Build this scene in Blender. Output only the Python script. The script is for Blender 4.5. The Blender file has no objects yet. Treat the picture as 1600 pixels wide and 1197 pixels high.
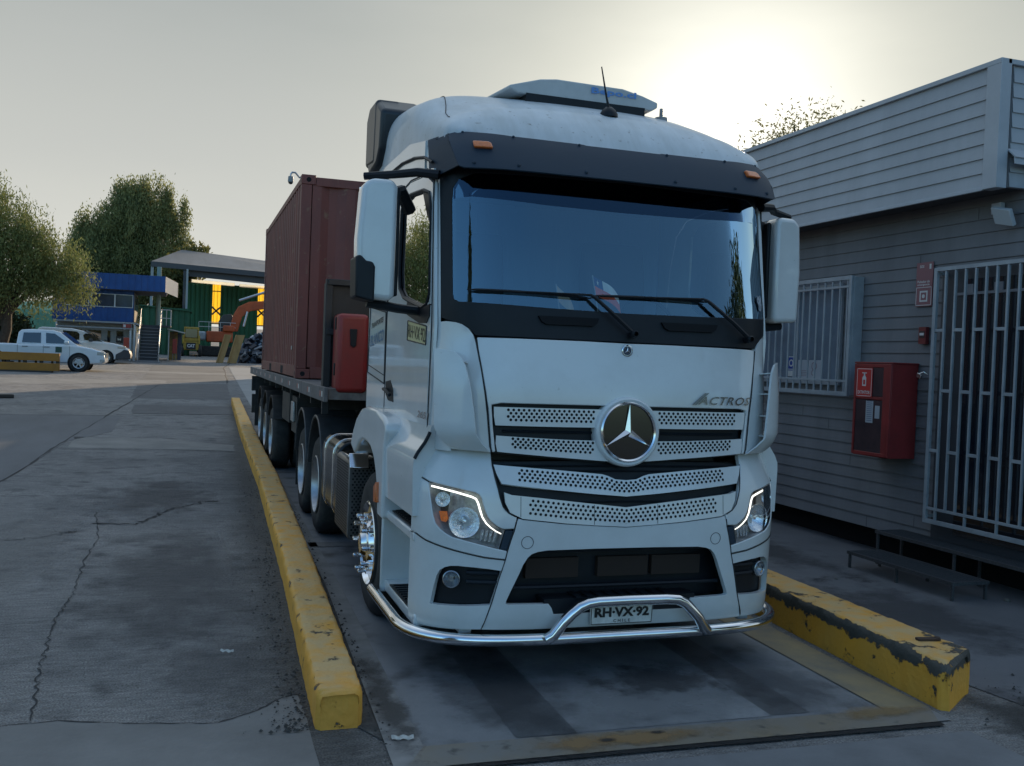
import bpy, math, random
import numpy as np
from mathutils import Vector, Matrix
from mathutils.geometry import delaunay_2d_cdt
random.seed(7); RNG = np.random.default_rng(7)
R = math.radians
sc = bpy.context.scene
COL = sc.collection
# ---------------------------------------------------------------- camera, sky, sun, exposure
cam = bpy.data.cameras.new('camera'); camo = bpy.data.objects.new('camera', cam); COL.objects.link(camo); sc.camera = camo
cam.sensor_width = 36; cam.lens = 36*1520/1600; cam.clip_end = 2000; cam.clip_start = .05
yaw, pit, rol = R(18.4), R(1.24), R(2.25)
fw = Vector((math.sin(yaw)*math.cos(pit), math.cos(yaw)*math.cos(pit), -math.sin(pit)))
rt = Vector((math.cos(yaw), -math.sin(yaw), 0)); up = rt.cross(fw)
rt, up = rt*math.cos(rol)+up*math.sin(rol), up*math.cos(rol)-rt*math.sin(rol)
mw = Matrix((rt, up, -fw)).transposed().to_4x4(); mw.translation = (0, 0, 1.9); camo.matrix_world = mw
SUN_AZ, SUN_EL = R(32.1), R(14.1)            # azimuth from +y towards +x
sd = Vector((math.sin(SUN_AZ)*math.cos(SUN_EL), math.cos(SUN_AZ)*math.cos(SUN_EL), math.sin(SUN_EL)))
W = bpy.data.worlds.new('World'); sc.world = W; W.use_nodes = True
wt = W.node_tree; wt.nodes.clear()
def wn(t, **k):
    n = wt.nodes.new(t)
    for a, b in k.items(): setattr(n, a, b)
    return n
def wmath(op, a, b=None, c=None, clamp=False):
    n = wn('ShaderNodeMath', operation=op, use_clamp=clamp)
    for i, v in enumerate((a, b, c)):
        if v is None: continue
        if isinstance(v, (int, float)): n.inputs[i].default_value = v
        else: wt.links.new(v, n.inputs[i])
    return n.outputs[0]
def wmix(f, a, b, blend='MIX'):
    n = wn('ShaderNodeMix', data_type='RGBA', blend_type=blend); n.clamp_factor = True
    for i, v in ((0, f), (6, a), (7, b)):
        if isinstance(v, (int, float)): n.inputs[i].default_value = v
        elif isinstance(v, tuple): n.inputs[i].default_value = (*v, 1)
        else: wt.links.new(v, n.inputs[i])
    return n.outputs[2]
sky = wn('ShaderNodeTexSky', sky_type='NISHITA', sun_disc=False, sun_elevation=SUN_EL, sun_rotation=SUN_AZ, air_density=1.0, dust_density=1.2, ozone_density=2.0)
geo = wn('ShaderNodeTexCoord')
dot = wn('ShaderNodeVectorMath', operation='DOT_PRODUCT'); wt.links.new(geo.outputs['Generated'], dot.inputs[0]); ga, ge = SUN_AZ-R(.9), SUN_EL-R(.6); dot.inputs[1].default_value = (math.sin(ga)*math.cos(ge), math.cos(ga)*math.cos(ge), math.sin(ge))
sep = wn('ShaderNodeSeparateXYZ'); wt.links.new(geo.outputs['Generated'], sep.inputs[0])
D_, Z_ = dot.outputs['Value'], sep.outputs['Z']
SK = .10
cl = wn('ShaderNodeTexNoise'); cl.inputs['Scale'].default_value = 2.2; cl.inputs['Detail'].default_value = 5
mp = wn('ShaderNodeMapping'); mp.inputs['Scale'].default_value = (1, 1, 3.5); wt.links.new(geo.outputs['Generated'], mp.inputs[0]); wt.links.new(mp.outputs[0], cl.inputs['Vector'])
# thin high cloud: grey veil towards the sun, blue sky behind the viewer
veil = wmix(wmath('MULTIPLY_ADD', Z_, 3.0, -.16, clamp=True), (.70, .695, .635), (.31, .345, .345))
veil = wmix(wmath('MULTIPLY_ADD', Z_, 3.0, -1.25, clamp=True), veil, (.70, .86, 1.02))
veil = wmix(wmath('MULTIPLY_ADD', cl.outputs[0], 1.4, -.55, clamp=True), veil, (.49, .505, .495))
g1 = wmath('POWER', wmath('MAXIMUM', D_, 0), 170); g2 = wmath('POWER', wmath('MAXIMUM', D_, 0), 30)
gn = wmath('MULTIPLY_ADD', cl.outputs[0], .9, .55)
veil = wmix(wmath('MULTIPLY', wmath('MULTIPLY', g2, .62), gn, clamp=True), veil, (1.0, .97, .80))
veil = wmix(wmath('MULTIPLY', wmath('MULTIPLY', g1, .95), gn, clamp=True), veil, (1.35, 1.32, 1.18))
veil = wmix(1.0, veil, (1/SK,)*3, 'MULTIPLY')
fac = wmath('MULTIPLY_ADD', D_, .9, .42, clamp=True)
blue = wmix(1.0, sky.outputs[0], (1.5, 1.95, 2.2), 'MULTIPLY')
colr = wmix(fac, blue, veil)
bg = wn('ShaderNodeBackground'); bg.inputs['Strength'].default_value = SK; wt.links.new(colr, bg.inputs[0])
wo = wn('ShaderNodeOutputWorld'); wt.links.new(bg.outputs[0], wo.inputs[0])
sl = bpy.data.lights.new('sun', 'SUN'); sl.energy = 4.6; sl.angle = R(.8); sl.color = (1, .76, .50)
slo = bpy.data.objects.new('sun', sl); COL.objects.link(slo); slo.rotation_euler = sd.to_track_quat('Z', 'Y').to_euler(); slo.location = (20, 30, 20)
sc.render.engine = 'CYCLES'
sc.view_settings.view_transform = 'Standard'; sc.view_settings.look = 'None'; sc.view_settings.exposure = .12; sc.view_settings.gamma = 1
sc.render.resolution_x = 1024; sc.render.resolution_y = 766
sc.cycles.max_bounces = 7; sc.cycles.transparent_max_bounces = 12; sc.cycles.caustics_reflective = False; sc.cycles.caustics_refractive = False
# ---------------------------------------------------------------- materials
_M = {}
def mat(name, base, rough=.6, metal=0., col2=None, var=.0, scale=3., bump=0., bscale=40., coat=0., emit=None, es=1., spec=.5, detail=5, stretch=None, rvar=0., lo=.35, hi=.65, spots=None):
    if name in _M: return _M[name]
    m = bpy.data.materials.new(name); m.use_nodes = True; t = m.node_tree; L = t.links; b = t.nodes['Principled BSDF']
    b.inputs['Roughness'].default_value = rough; b.inputs['Metallic'].default_value = metal; b.inputs['Coat Weight'].default_value = coat
    b.inputs['Coat Roughness'].default_value = .04; b.inputs['Specular IOR Level'].default_value = spec
    b.inputs['Base Color'].default_value = (*base, 1)
    tc = t.nodes.new('ShaderNodeTexCoord'); vec = tc.outputs['Object']
    if stretch:
        mpn = t.nodes.new('ShaderNodeMapping'); mpn.inputs['Scale'].default_value = stretch; L.new(vec, mpn.inputs[0]); vec2 = mpn.outputs[0]
    else: vec2 = vec
    if col2 or var:
        if not col2: col2 = tuple(max(0, c*(1-var)) for c in base)
        n = t.nodes.new('ShaderNodeTexNoise'); n.inputs['Scale'].default_value = scale; n.inputs['Detail'].default_value = detail; n.inputs['Roughness'].default_value = .65; L.new(vec2, n.inputs['Vector'])
        r = t.nodes.new('ShaderNodeMapRange'); r.inputs[1].default_value = lo; r.inputs[2].default_value = hi; L.new(n.outputs[0], r.inputs[0])
        x = t.nodes.new('ShaderNodeMix'); x.data_type = 'RGBA'; L.new(r.outputs[0], x.inputs[0]); x.inputs[6].default_value = (*base, 1); x.inputs[7].default_value = (*col2, 1)
        out = x.outputs[2]
        if spots:
            sc_, col3, a, bb = spots
            n2 = t.nodes.new('ShaderNodeTexNoise'); n2.inputs['Scale'].default_value = sc_; n2.inputs['Detail'].default_value = 6; L.new(vec, n2.inputs['Vector'])
            r2 = t.nodes.new('ShaderNodeMapRange'); r2.inputs[1].default_value = a; r2.inputs[2].default_value = bb; L.new(n2.outputs[0], r2.inputs[0])
            y = t.nodes.new('ShaderNodeMix'); y.data_type = 'RGBA'; L.new(r2.outputs[0], y.inputs[0]); L.new(out, y.inputs[6]); y.inputs[7].default_value = (*col3, 1); out = y.outputs[2]
        L.new(out, b.inputs['Base Color'])
        if rvar:
            q = t.nodes.new('ShaderNodeMapRange'); q.inputs[3].default_value = rough; q.inputs[4].default_value = min(1, rough+rvar); L.new(n.outputs[0], q.inputs[0]); L.new(q.outputs[0], b.inputs['Roughness'])
    if bump:
        n = t.nodes.new('ShaderNodeTexNoise'); n.inputs['Scale'].default_value = bscale; n.inputs['Detail'].default_value = 6; L.new(vec, n.inputs['Vector'])
        bp = t.nodes.new('ShaderNodeBump'); bp.inputs['Strength'].default_value = 1; bp.inputs['Distance'].default_value = bump; L.new(n.outputs[0], bp.inputs['Height']); L.new(bp.outputs[0], b.inputs['Normal'])
    if emit: b.inputs['Emission Color'].default_value = (*emit, 1); b.inputs['Emission Strength'].default_value = es
    _M[name] = m; return m
def fademat(name, col, cx, cy, rx, ry, a=.8, rough=.8, nscale=3., k=1.6):
    """stain whose edge breaks up into noise: transparent outside its own ragged outline"""
    m = bpy.data.materials.new(name); m.use_nodes = True; t = m.node_tree; L = t.links; b = t.nodes['Principled BSDF']; b.inputs['Base Color'].default_value = (*col, 1); b.inputs['Roughness'].default_value = rough
    tc = t.nodes.new('ShaderNodeTexCoord'); mp_ = t.nodes.new('ShaderNodeMapping'); mp_.inputs['Location'].default_value = (-cx/rx, -cy/ry, 0); mp_.inputs['Scale'].default_value = (1/rx, 1/ry, 0); L.new(tc.outputs['Object'], mp_.inputs[0])
    ln = t.nodes.new('ShaderNodeVectorMath'); ln.operation = 'LENGTH'; L.new(mp_.outputs[0], ln.inputs[0])
    n = t.nodes.new('ShaderNodeTexNoise'); n.inputs['Scale'].default_value = nscale; n.inputs['Detail'].default_value = 9; n.inputs['Roughness'].default_value = .7; L.new(tc.outputs['Object'], n.inputs['Vector'])
    x = t.nodes.new('ShaderNodeMath'); x.operation = 'MULTIPLY_ADD'; L.new(n.outputs[0], x.inputs[0]); x.inputs[1].default_value = k; x.inputs[2].default_value = .75-k/2
    y = t.nodes.new('ShaderNodeMath'); y.operation = 'SUBTRACT'; L.new(x.outputs[0], y.inputs[0]); L.new(ln.outputs['Value'], y.inputs[1])
    z = t.nodes.new('ShaderNodeMapRange'); L.new(y.outputs[0], z.inputs[0]); z.inputs[1].default_value = -.05; z.inputs[2].default_value = .45; z.inputs[4].default_value = a; L.new(z.outputs[0], b.inputs['Alpha']); return m
def glassmat(name, tint, trans=.5, rough=.01, ior=1.5, refl=0., gcol=(1, 1, 1)):
    if name in _M: return _M[name]
    m = bpy.data.materials.new(name); m.use_nodes = True; t = m.node_tree; t.nodes.clear(); L = t.links
    tr = t.nodes.new('ShaderNodeBsdfTransparent'); tr.inputs[0].default_value = (*[trans*c for c in tint], 1)
    gl = t.nodes.new('ShaderNodeBsdfGlossy'); gl.inputs['Roughness'].default_value = rough; gl.inputs[0].default_value = (*gcol, 1)
    fr = t.nodes.new('ShaderNodeFresnel'); fr.inputs['IOR'].default_value = ior
    a = t.nodes.new('ShaderNodeMath'); a.operation = 'ADD'; a.use_clamp = True; L.new(fr.outputs[0], a.inputs[0]); a.inputs[1].default_value = refl
    mx = t.nodes.new('ShaderNodeMixShader'); L.new(a.outputs[0], mx.inputs[0]); L.new(tr.outputs[0], mx.inputs[1]); L.new(gl.outputs[0], mx.inputs[2])
    o = t.nodes.new('ShaderNodeOutputMaterial'); L.new(mx.outputs[0], o.inputs[0]); _M[name] = m; return m
WHITE = mat('white_paint', (.70, .73, .74), .30, coat=.9, col2=(.60, .62, .62), scale=1.4, rvar=.14, detail=7, spots=(34, (.40, .40, .38), .70, .82))
ROOFW = mat('roof_paint', (.56, .60, .63), .45, coat=.2, col2=(.46, .49, .50), scale=2.5, detail=8, stretch=(3, 1, .6), spots=(22, (.25, .25, .24), .655, .74), rvar=.2)
BLACK = mat('black_plastic', (.007, .010, .014), .48, col2=(.010, .014, .019), scale=6, bump=.0003, bscale=200, spec=.3)
DARK = mat('dark_void', (.006, .006, .007), .9)
VISOR = mat('visor_plastic', (.018, .034, .054), .5, col2=(.025, .041, .062), scale=3, rvar=.2, spec=.35)
CHROME = mat('chrome', (.82, .83, .85), .08, 1., var=.08, scale=8, rvar=.1)
ALU = mat('aluminium', (.55, .56, .58), .32, 1., var=.25, scale=12, rvar=.2)
RUBBER = mat('tyre_rubber', (.016, .016, .017), .85, col2=(.04, .038, .035), scale=9, bump=.002, bscale=60)
CHASSIS = mat('chassis_black', (.012, .012, .013), .6, col2=(.045, .04, .034), scale=5, bump=.001)
AMBER = mat('amber_plastic', (.75, .16, .02), .3, coat=.5, var=.3, scale=60)
RED = mat('red_plastic', (.26, .022, .02), .42, col2=(.20, .026, .022), scale=5)
LENS = glassmat('clear_lens', (1, 1, 1), .96, .02, 1.12, .03)
WGLASS = glassmat('windscreen_glass', (.82, .92, .96), .95, .008, 1.5, .15, (.58, .84, 1))  # sky blue put into the gloss colour to tint the reflections
SHADE = mat('shade_strip', (.012,.03,.055), .3)
SGLASS = glassmat('side_glass', (.4, .45, .45), .12, .006, 1.5, .45)
DGLASS = mat('dark_glass', (.012, .016, .02), .05, coat=1., spec=.8)
# ---------------------------------------------------------------- mesh helpers
class MB:
    def __init__(s): s.v = []; s.f = []; s.m = []
    def add(s, vs, fs, m=0):
        o = len(s.v); s.v += [tuple(map(float, p)) for p in vs]
        for f in fs: s.f.append(tuple(i+o for i in f)); s.m.append(m)
        return s
    def box(s, x0, x1, y0, y1, z0, z1, m=0):
        return s.add([(x0,y0,z0),(x1,y0,z0),(x1,y1,z0),(x0,y1,z0),(x0,y0,z1),(x1,y0,z1),(x1,y1,z1),(x0,y1,z1)],
                     [(0,3,2,1),(4,5,6,7),(0,1,5,4),(1,2,6,5),(2,3,7,6),(3,0,4,7)], m)
    def obox(s, c, ax, ay, az, m=0):          # oriented box: centre and half axes
        c, ax, ay, az = map(Vector, (c, ax, ay, az))
        P_ = [c+i*ax+j*ay+k*az for k in (-1, 1) for i, j in ((-1,-1),(1,-1),(1,1),(-1,1))]
        return s.add(P_, [(0,3,2,1),(4,5,6,7),(0,1,5,4),(1,2,6,5),(2,3,7,6),(3,0,4,7)], m)
    def tube(s, pts, r, n=8, m=0, cap=True):
        pts = [Vector(p) for p in pts]; N = len(pts); rr = r if isinstance(r, (list, tuple)) else [r]*N
        up_ = None; vs = []
        for i, p in enumerate(pts):
            d = (pts[min(i+1, N-1)]-pts[max(i-1, 0)]).normalized()
            if up_ is None: up_ = Vector((0,0,1)) if abs(d.z) < .9 else Vector((1,0,0))
            a = d.cross(up_); a = a.normalized() if a.length > 1e-6 else d.orthogonal().normalized(); b_ = a.cross(d).normalized(); up_ = b_
            for k in range(n):
                t = 2*math.pi*k/n; vs.append(p+(a*math.cos(t)+b_*math.sin(t))*rr[i])
        fs = [(i*n+k, i*n+(k+1) % n, (i+1)*n+(k+1) % n, (i+1)*n+k) for i in range(N-1) for k in range(n)]
        if cap: fs += [tuple(range(n-1, -1, -1)), tuple(range((N-1)*n, N*n))]
        return s.add(vs, fs, m)
    def cyl(s, p0, p1, r0, r1=None, n=16, m=0): return s.tube([p0, p1], [r0, r0 if r1 is None else r1], n, m)
    def lathe(s, prof, o, ax, n=32, m=0, arc=None, close=False):         # prof: (along axis, radius)
        ax = Vector(ax).normalized(); a = ax.orthogonal().normalized(); b_ = ax.cross(a); o = Vector(o); vs = []; K = len(prof)
        for h, r in prof:
            for k in range(n):
                t = 2*math.pi*k/n; vs.append(o+ax*h+(a*math.cos(t)+b_*math.sin(t))*r)
        fs = [(i*n+k, i*n+(k+1) % n, ((i+1) % K)*n+(k+1) % n, ((i+1) % K)*n+k) for i in range(K if close else K-1) for k in range(n)]
        return s.add(vs, fs, m)
    def prism(s, poly, f, d0, d1, m=0):       # poly 2D -> f(u, v, d)
        n = len(poly); vs = [f(u, v, d0) for u, v in poly]+[f(u, v, d1) for u, v in poly]
        return s.add(vs, [tuple(range(n)), tuple(range(2*n-1, n-1, -1))]+[(i, (i+1) % n, n+(i+1) % n, n+i) for i in range(n)], m)
    def grid(s, fn, nu, nv, m=0):
        return s.add([fn(i/nu, j/nv) for j in range(nv+1) for i in range(nu+1)],
                     [(j*(nu+1)+i, j*(nu+1)+i+1, (j+1)*(nu+1)+i+1, (j+1)*(nu+1)+i) for j in range(nv) for i in range(nu)], m)
    def sphere(s, c, r, n=12, m=0, sz=1.):
        return s.lathe([(-r*sz*math.cos(math.pi*i/n), max(1e-4, r*math.sin(math.pi*i/n))) for i in range(n+1)], c, (0,0,1), n*2, m)
    def build(s, name, mats, parent=None, bevel=0, smooth=35, seg=2, recalc=True):
        me = bpy.data.meshes.new(name); me.from_pydata(s.v, [], s.f)
        for mm in (mats if isinstance(mats, (list, tuple)) else [mats]): me.materials.append(mm)
        if any(s.m): me.polygons.foreach_set('material_index', s.m)
        if recalc:
            import bmesh
            bm = bmesh.new(); bm.from_mesh(me); bmesh.ops.remove_doubles(bm, verts=bm.verts, dist=1e-5); bmesh.ops.recalc_face_normals(bm, faces=bm.faces); bm.to_mesh(me); bm.free()
        if smooth:
            me.polygons.foreach_set('use_smooth', [True]*len(me.polygons)); me.set_sharp_from_angle(angle=R(smooth))
        o = bpy.data.objects.new(name, me); COL.objects.link(o)
        if parent is not None:
            o.parent = parent; w = Vector((0,0,0)); q = parent
            while q is not None: w += Vector(q.location); q = q.parent
            o.location = -w
        if bevel:
            bv = o.modifiers.new('bevel', 'BEVEL'); bv.width = bevel; bv.segments = seg; bv.limit_method = 'ANGLE'; bv.angle_limit = R(38); bv.harden_normals = False
        return o
def tag(o, label=None, cat=None, group=None, kind=None):
    if label: o['label'] = label
    if cat: o['category'] = cat
    if group: o['group'] = group
    if kind: o['kind'] = kind
    return o
def thing(name, label, cat, loc=(0,0,0), group=None):
    o = bpy.data.objects.new(name, None); o.empty_display_size = .2; COL.objects.link(o); o.location = loc
    return tag(o, label, cat, group)
def panel(mb, outline, fmap, thick=.01, holes=(), step=.08, off=0., m=0):
    """fill a 2D outline (with holes), map to the curved body surface, give it thickness"""
    loops = [list(outline)]+[list(h) for h in holes]; pts = []; edges = []
    for lp in loops:
        dense = []
        for i, p in enumerate(lp):
            q = lp[(i+1) % len(lp)]; n = max(1, int(math.hypot(q[0]-p[0], q[1]-p[1])/step+.5))
            dense += [(p[0]+(q[0]-p[0])*k/n, p[1]+(q[1]-p[1])*k/n) for k in range(n)]
        b0 = len(pts); pts += dense; edges += [(b0+i, b0+(i+1) % len(dense)) for i in range(len(dense))]
    nb = len(pts)
    def inside(x, y):
        c = False
        for a, b_ in edges:
            (x1, y1), (x2, y2) = pts[a], pts[b_]
            if (y1 > y) != (y2 > y) and x < (x2-x1)*(y-y1)/(y2-y1)+x1: c = not c
        return c
    us = [p[0] for p in pts]; vs = [p[1] for p in pts]; B = np.array([(*pts[a], *pts[b_]) for a, b_ in edges])
    x = min(us)+step*.5
    inner = []
    while x < max(us):
        y = min(vs)+step*.5
        while y < max(vs):
            if inside(x, y):
                d = B[:, 2:]-B[:, :2]; w = np.array((x, y))-B[:, :2]; t = np.clip((w*d).sum(1)/np.maximum((d*d).sum(1), 1e-12), 0, 1)
                if np.hypot(*(w-d*t[:, None]).T).min() > step*.35: inner.append((x, y))
            y += step
        x += step
    co, ed, fa, *_ = delaunay_2d_cdt([Vector(p) for p in pts+inner], edges, [], 0, 1e-7)
    pts_keep = pts; tris = [f for f in fa if inside(*(sum((co[i] for i in f), Vector((0, 0)))/len(f)))]
    if thick == 0: return mb.add([fmap(c.x, c.y, off) for c in co], [tuple(f) for f in tris], m)
    top = [fmap(c.x, c.y, off) for c in co]; bot = [fmap(c.x, c.y, off-thick) for c in co]; n = len(co)
    cnt = {}
    for f in tris:
        for i in range(len(f)):
            a, b_ = f[i], f[(i+1) % len(f)]; cnt.setdefault((min(a, b_), max(a, b_)), []).append((a, b_))
    fs = [tuple(f) for f in tris]+[tuple(n+i for i in reversed(f)) for f in tris]+[(e[0][1], e[0][0], e[0][0]+n, e[0][1]+n) for e in cnt.values() if len(e) == 1]
    return mb.add(top+bot, fs, m)
def sym(half):     # mirror a half outline given from top centre round to bottom centre
    return list(half)+[(-a, b_) for a, b_ in reversed(half) if abs(a) > 1e-6]
def textpts(txt, size=1., bold=0., shear=0., spacing=1.):
    c = bpy.data.curves.new('t', 'FONT'); c.body = txt; c.size = size; c.align_x = 'CENTER'; c.align_y = 'CENTER'; c.offset = bold; c.shear = shear; c.space_character = spacing; c.resolution_u = 2
    o = bpy.data.objects.new('t', c); COL.objects.link(o); bpy.context.view_layer.update()
    me = bpy.data.meshes.new_from_object(o.evaluated_get(bpy.context.evaluated_depsgraph_get()))
    V_ = [tuple(v.co) for v in me.vertices]; F_ = [tuple(p.vertices) for p in me.polygons]
    bpy.data.objects.remove(o); bpy.data.curves.remove(c); bpy.data.meshes.remove(me); return V_, F_
def text(mb, txt, fmap, width, height=None, m=0, **k):
    V_, F_ = textpts(txt, 1., **k)
    xs = [v[0] for v in V_]; ys = [v[1] for v in V_]; cx, cy = (max(xs)+min(xs))/2, (max(ys)+min(ys))/2
    sx = width/(max(xs)-min(xs)); sy = height/(max(ys)-min(ys)) if height else sx
    return mb.add([fmap((v[0]-cx)*sx, (v[1]-cy)*sy) for v in V_], F_, m)
def gz(y):
    t = y-12
    return 0. if t <= 0 else (.002*t*t if t < 6 else .024*(t-3))
# ================================================================ TRUCK
X0 = 2.54
CAB = [(1.20,1.15,.45,5.38,6,2.2),(1.75,1.15,.45,5.40,6,2.2),(2.05,1.15,.45,5.44,6,2.2),(2.22,1.15,.43,5.472,8,2.2),(3.10,1.145,.43,5.64,8,2.2),(3.27,1.135,.43,5.68,7,2.2)]
LOW = [(.20,1.22,.50,5.42,4.6,2.2),(.36,1.24,.50,5.36,4.6,2.2),(.95,1.25,.50,5.34,4.6,2.2),(1.15,1.25,.50,5.36,4.6,2.2),(1.30,1.21,.50,5.40,4.4,2.2),(1.42,1.14,.50,5.44,4.2,2.2)]
TH = np.linspace(0, np.pi/2, 90); _sc = {}
def section(z, key):
    k = (key, round(z, 4))
    if k not in _sc:
        K = CAB if key == 'C' else LOW
        w, D, yf, n, m = [float(np.interp(z, [q[0] for q in K], [q[i] for q in K])) for i in range(1, 6)]
        x = np.append(w*np.sin(TH)**(2/n), w); y = np.append(yf+D*(1-np.cos(TH)**(2/m)), yf+D+4)
        _sc[k] = (x, y, np.concatenate([[0], np.cumsum(np.hypot(np.diff(x), np.diff(y)))]))
    return _sc[k]
def _P(s, z, key):
    x, y, L = section(z, key); a = abs(s)
    return Vector((X0+(1 if s >= 0 else -1)*float(np.interp(a, L, x)), float(np.interp(a, L, y)), z))
def surf(key, off0=0.):
    def f(s, z, off=0.):
        o = off+(off0(s, z) if callable(off0) else off0); p = _P(s, z, key)
        if abs(o) > 1e-6:
            e = .012; n = (_P(s+e, z, key)-_P(s-e, z, key)).cross(_P(s, z+e, key)-_P(s, z-e, key)); n.normalize(); p = p+n*o
        return p
    return f
CS, LS = surf('C'), surf('L')
def s_of_y(z, key, y):
    x, yy, L = section(z, key); return float(np.interp(y, yy, L))
def mir(o): return [(-a, b_) for a, b_ in o]
truck = thing('tractor_truck', 'large white semi truck with a chrome bull bar, standing on the weighbridge', 'truck', (X0, 7.2, 0))
def part(mb, name, m, parent=None, bevel=.005, label=None, **k):
    o = mb.build(name, m, parent or truck, bevel=bevel, **k)
    if label: o['label'] = label
    return o
# --- front flap with badge
half = [(0,2.04),(.3,2.042),(.7,2.04),(.945,2.037),(.935,1.95),(.91,1.82),(.892,1.72),(.875,1.62),(.852,1.40),(.845,1.368),(.826,1.372),(.846,1.52),(.856,1.645),(.8,1.657),(.4,1.657),(0,1.657)]
mb = MB(); panel(mb, sym(half), CS, .03, step=.07); flap = part(mb, 'front_flap', WHITE)
mb = MB(); mb.lathe([(-.002,.036),(.006,.036),(.009,.031),(.006,.029),(.006,.0)], CS(0,1.995), (0,-1,.05), 24, 0)
mb.lathe([(.0065,.028),(.0068,0.)], CS(0,1.995), (0,-1,.05), 24, 1)
for k in range(3):
    a = math.pi/2+k*2*math.pi/3; c = CS(0,1.995)+Vector((0,-.011,0)); d = Vector((math.cos(a),0,math.sin(a))); q = Vector((-d.z,0,d.x))
    mb.add([c+d*.026, c+q*.005, c-q*.005, c+Vector((0,-.004,0))], [(0,1,3),(0,3,2)], 0)
part(mb, 'bonnet_badge', [CHROME, mat('badge_blue', (.01,.02,.06), .3)], flap, bevel=0)
mb = MB(); text(mb, 'ACTROS', lambda u, v: CS(.68+u, 1.705+v, .012), .40, .052, bold=.012, shear=.35, spacing=1.05)
for (a, b_, c, d) in ((.445,1.677,.535,1.752),(.462,1.677,.552,1.752)):
    mb.obox((CS(a, b_, .012)+CS(c, d, .012))/2, (CS(c, d, .012)-CS(a, b_, .012))/2, (.005,0,0), (0,.003,0))
part(mb, 'lettering', mat('dark_chrome', (.16,.17,.19), .25, 1.), flap, bevel=0)
# --- grille
def line(pts): return lambda s: float(np.interp(abs(s), [p[0] for p in pts], [p[1] for p in pts]))
HOLE = mat('hole_black', (.004,.004,.005), .9)
def slat(name, key, top, bot, send, perf, rows, off=0., bev=.006, seams=()):
    T, B = line(top), line(bot); F = surf(key, off); mb = MB()
    half = [p for p in top]+[(send, (top[-1][1]+bot[-1][1])/2)]+[p for p in reversed(bot)]
    panel(mb, sym(half), F, .03, step=.06)
    ranges, t0, t1 = perf; dx = .0315; r = .0088
    for j in range(rows):
        t = t0+(t1-t0)*j/(rows-1)
        for (a, b_, sh) in ranges:
            a2, b2 = a+sh*j/(rows-1), b_-abs(sh)*j/(rows-1)
            k = math.ceil(a2/dx-.5*(j % 2)); 
            while (k+.5*(j % 2))*dx <= b2:
                s = (k+.5*(j % 2))*dx
                for sg in (-1, 1):
                    z = T(s)+(B(s)-T(s))*t; c = F(sg*s, z, .0012)
                    if s < 1e-4 and sg > 0: continue
                    ex = (F(sg*s+.01, z, .0012)-F(sg*s-.01, z, .0012)).normalized(); ez = (F(sg*s, z+.01, .0012)-F(sg*s, z-.01, .0012)).normalized()
                    mb.add([c+ex*r*math.cos(q*math.pi/4)+ez*r*math.sin(q*math.pi/4) for q in range(8)], [tuple(range(8))], 1)
                k += 1
    for s in seams:
        for sg in ((-1, 1) if s else (1,)): mb.tube([F(sg*s, T(s)-.004, .0), F(sg*s, B(s)+.004, .0)], .0016, 4, 1)
    return part(mb, name, [WHITE, HOLE], bevel=0)
slat('grille_slat', 'C', [(0,1.634),(.4,1.634),(.842,1.634)], [(0,1.524),(.4,1.524),(.83,1.526)], .84, ([(.215,.765,0)], .14, .68), 4)
slat('grille_slat', 'C', [(0,1.442),(.4,1.449),(.824,1.466)], [(0,1.318),(.16,1.324),(.47,1.346),(.815,1.372)], .826, ([(.215,.735,0)], .12, .62), 4)
slat('grille_slat', 'L', [(0,1.208),(.07,1.213),(.115,1.232),(.156,1.243),(.464,1.268),(.828,1.292)], [(0,1.112),(.2,1.127),(.471,1.152),(.785,1.184)], .812, ([(0,.69,0)], .17, .68), 4, off=.006)
slat('grille_slat', 'L', [(0,1.047),(.25,1.073),(.545,1.105),(.727,1.122),(.772,1.137)], [(0,.93),(.2,.942),(.4,.957),(.66,.985),(.735,1.02)], .765, ([(0,.62,0)], .16, .72), 4, off=.004, seams=(.21,.672))
mb = MB()
panel(mb, sym([(0,1.66),(.86,1.66),(.83,1.36),(0,1.30)]), surf('C', -.05), .01, step=.1)
panel(mb, sym([(0,1.34),(.83,1.32),(.80,1.0),(0,.95)]), surf('L', -.05), .01, step=.1)
for z in (1.49, 1.495, 1.30, 1.27, 1.08):
    mb.tube([surf('C' if z > 1.35 else 'L', -.04)(s, z-.02*0) for s in np.linspace(-.78, .78, 16)], .006, 5)
part(mb, 'grille_backing', BLACK, bevel=0)
# --- star emblem
c0 = CS(0, 1.502); em = MB(); AX = (0, -1, .03)
em.lathe([(-.05,.213),(.012,.213),(.024,.208),(.031,.198),(.028,.180),(.02,.178)], c0, AX, 56, 0)
part(em, 'emblem_surround', WHITE, bevel=0)
em = MB(); em.lathe([(.022,.184),(.034,.184),(.044,.176),(.036,.167),(.026,.165)], c0, AX, 56, 0)
for k in range(3):
    a = math.pi/2+k*2*math.pi/3; c = c0+Vector((0,-.03,0)); d = Vector((math.cos(a),0,math.sin(a))); q = Vector((-d.z,0,d.x)); a2 = a+math.pi/3; a3 = a-math.pi/3
    d2 = Vector((math.cos(a2),0,math.sin(a2)))*.026; d3 = Vector((math.cos(a3),0,math.sin(a3)))*.026; pk = c+Vector((0,-.028,0))
    em.add([c+d*.170+Vector((0,-.006,0)), c+d2, c+d3, pk, c], [(0,3,1),(0,2,3),(0,1,4),(0,4,2)], 0)
star = part(em, 'star_emblem', CHROME, bevel=0, smooth=20)
em = MB(); em.lathe([(.025,.167),(.0255,0.)], c0, AX, 48, 0); part(em, 'emblem_disc', mat('gloss_black', (.008,.009,.011), .12, coat=.5), star, bevel=0)
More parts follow.
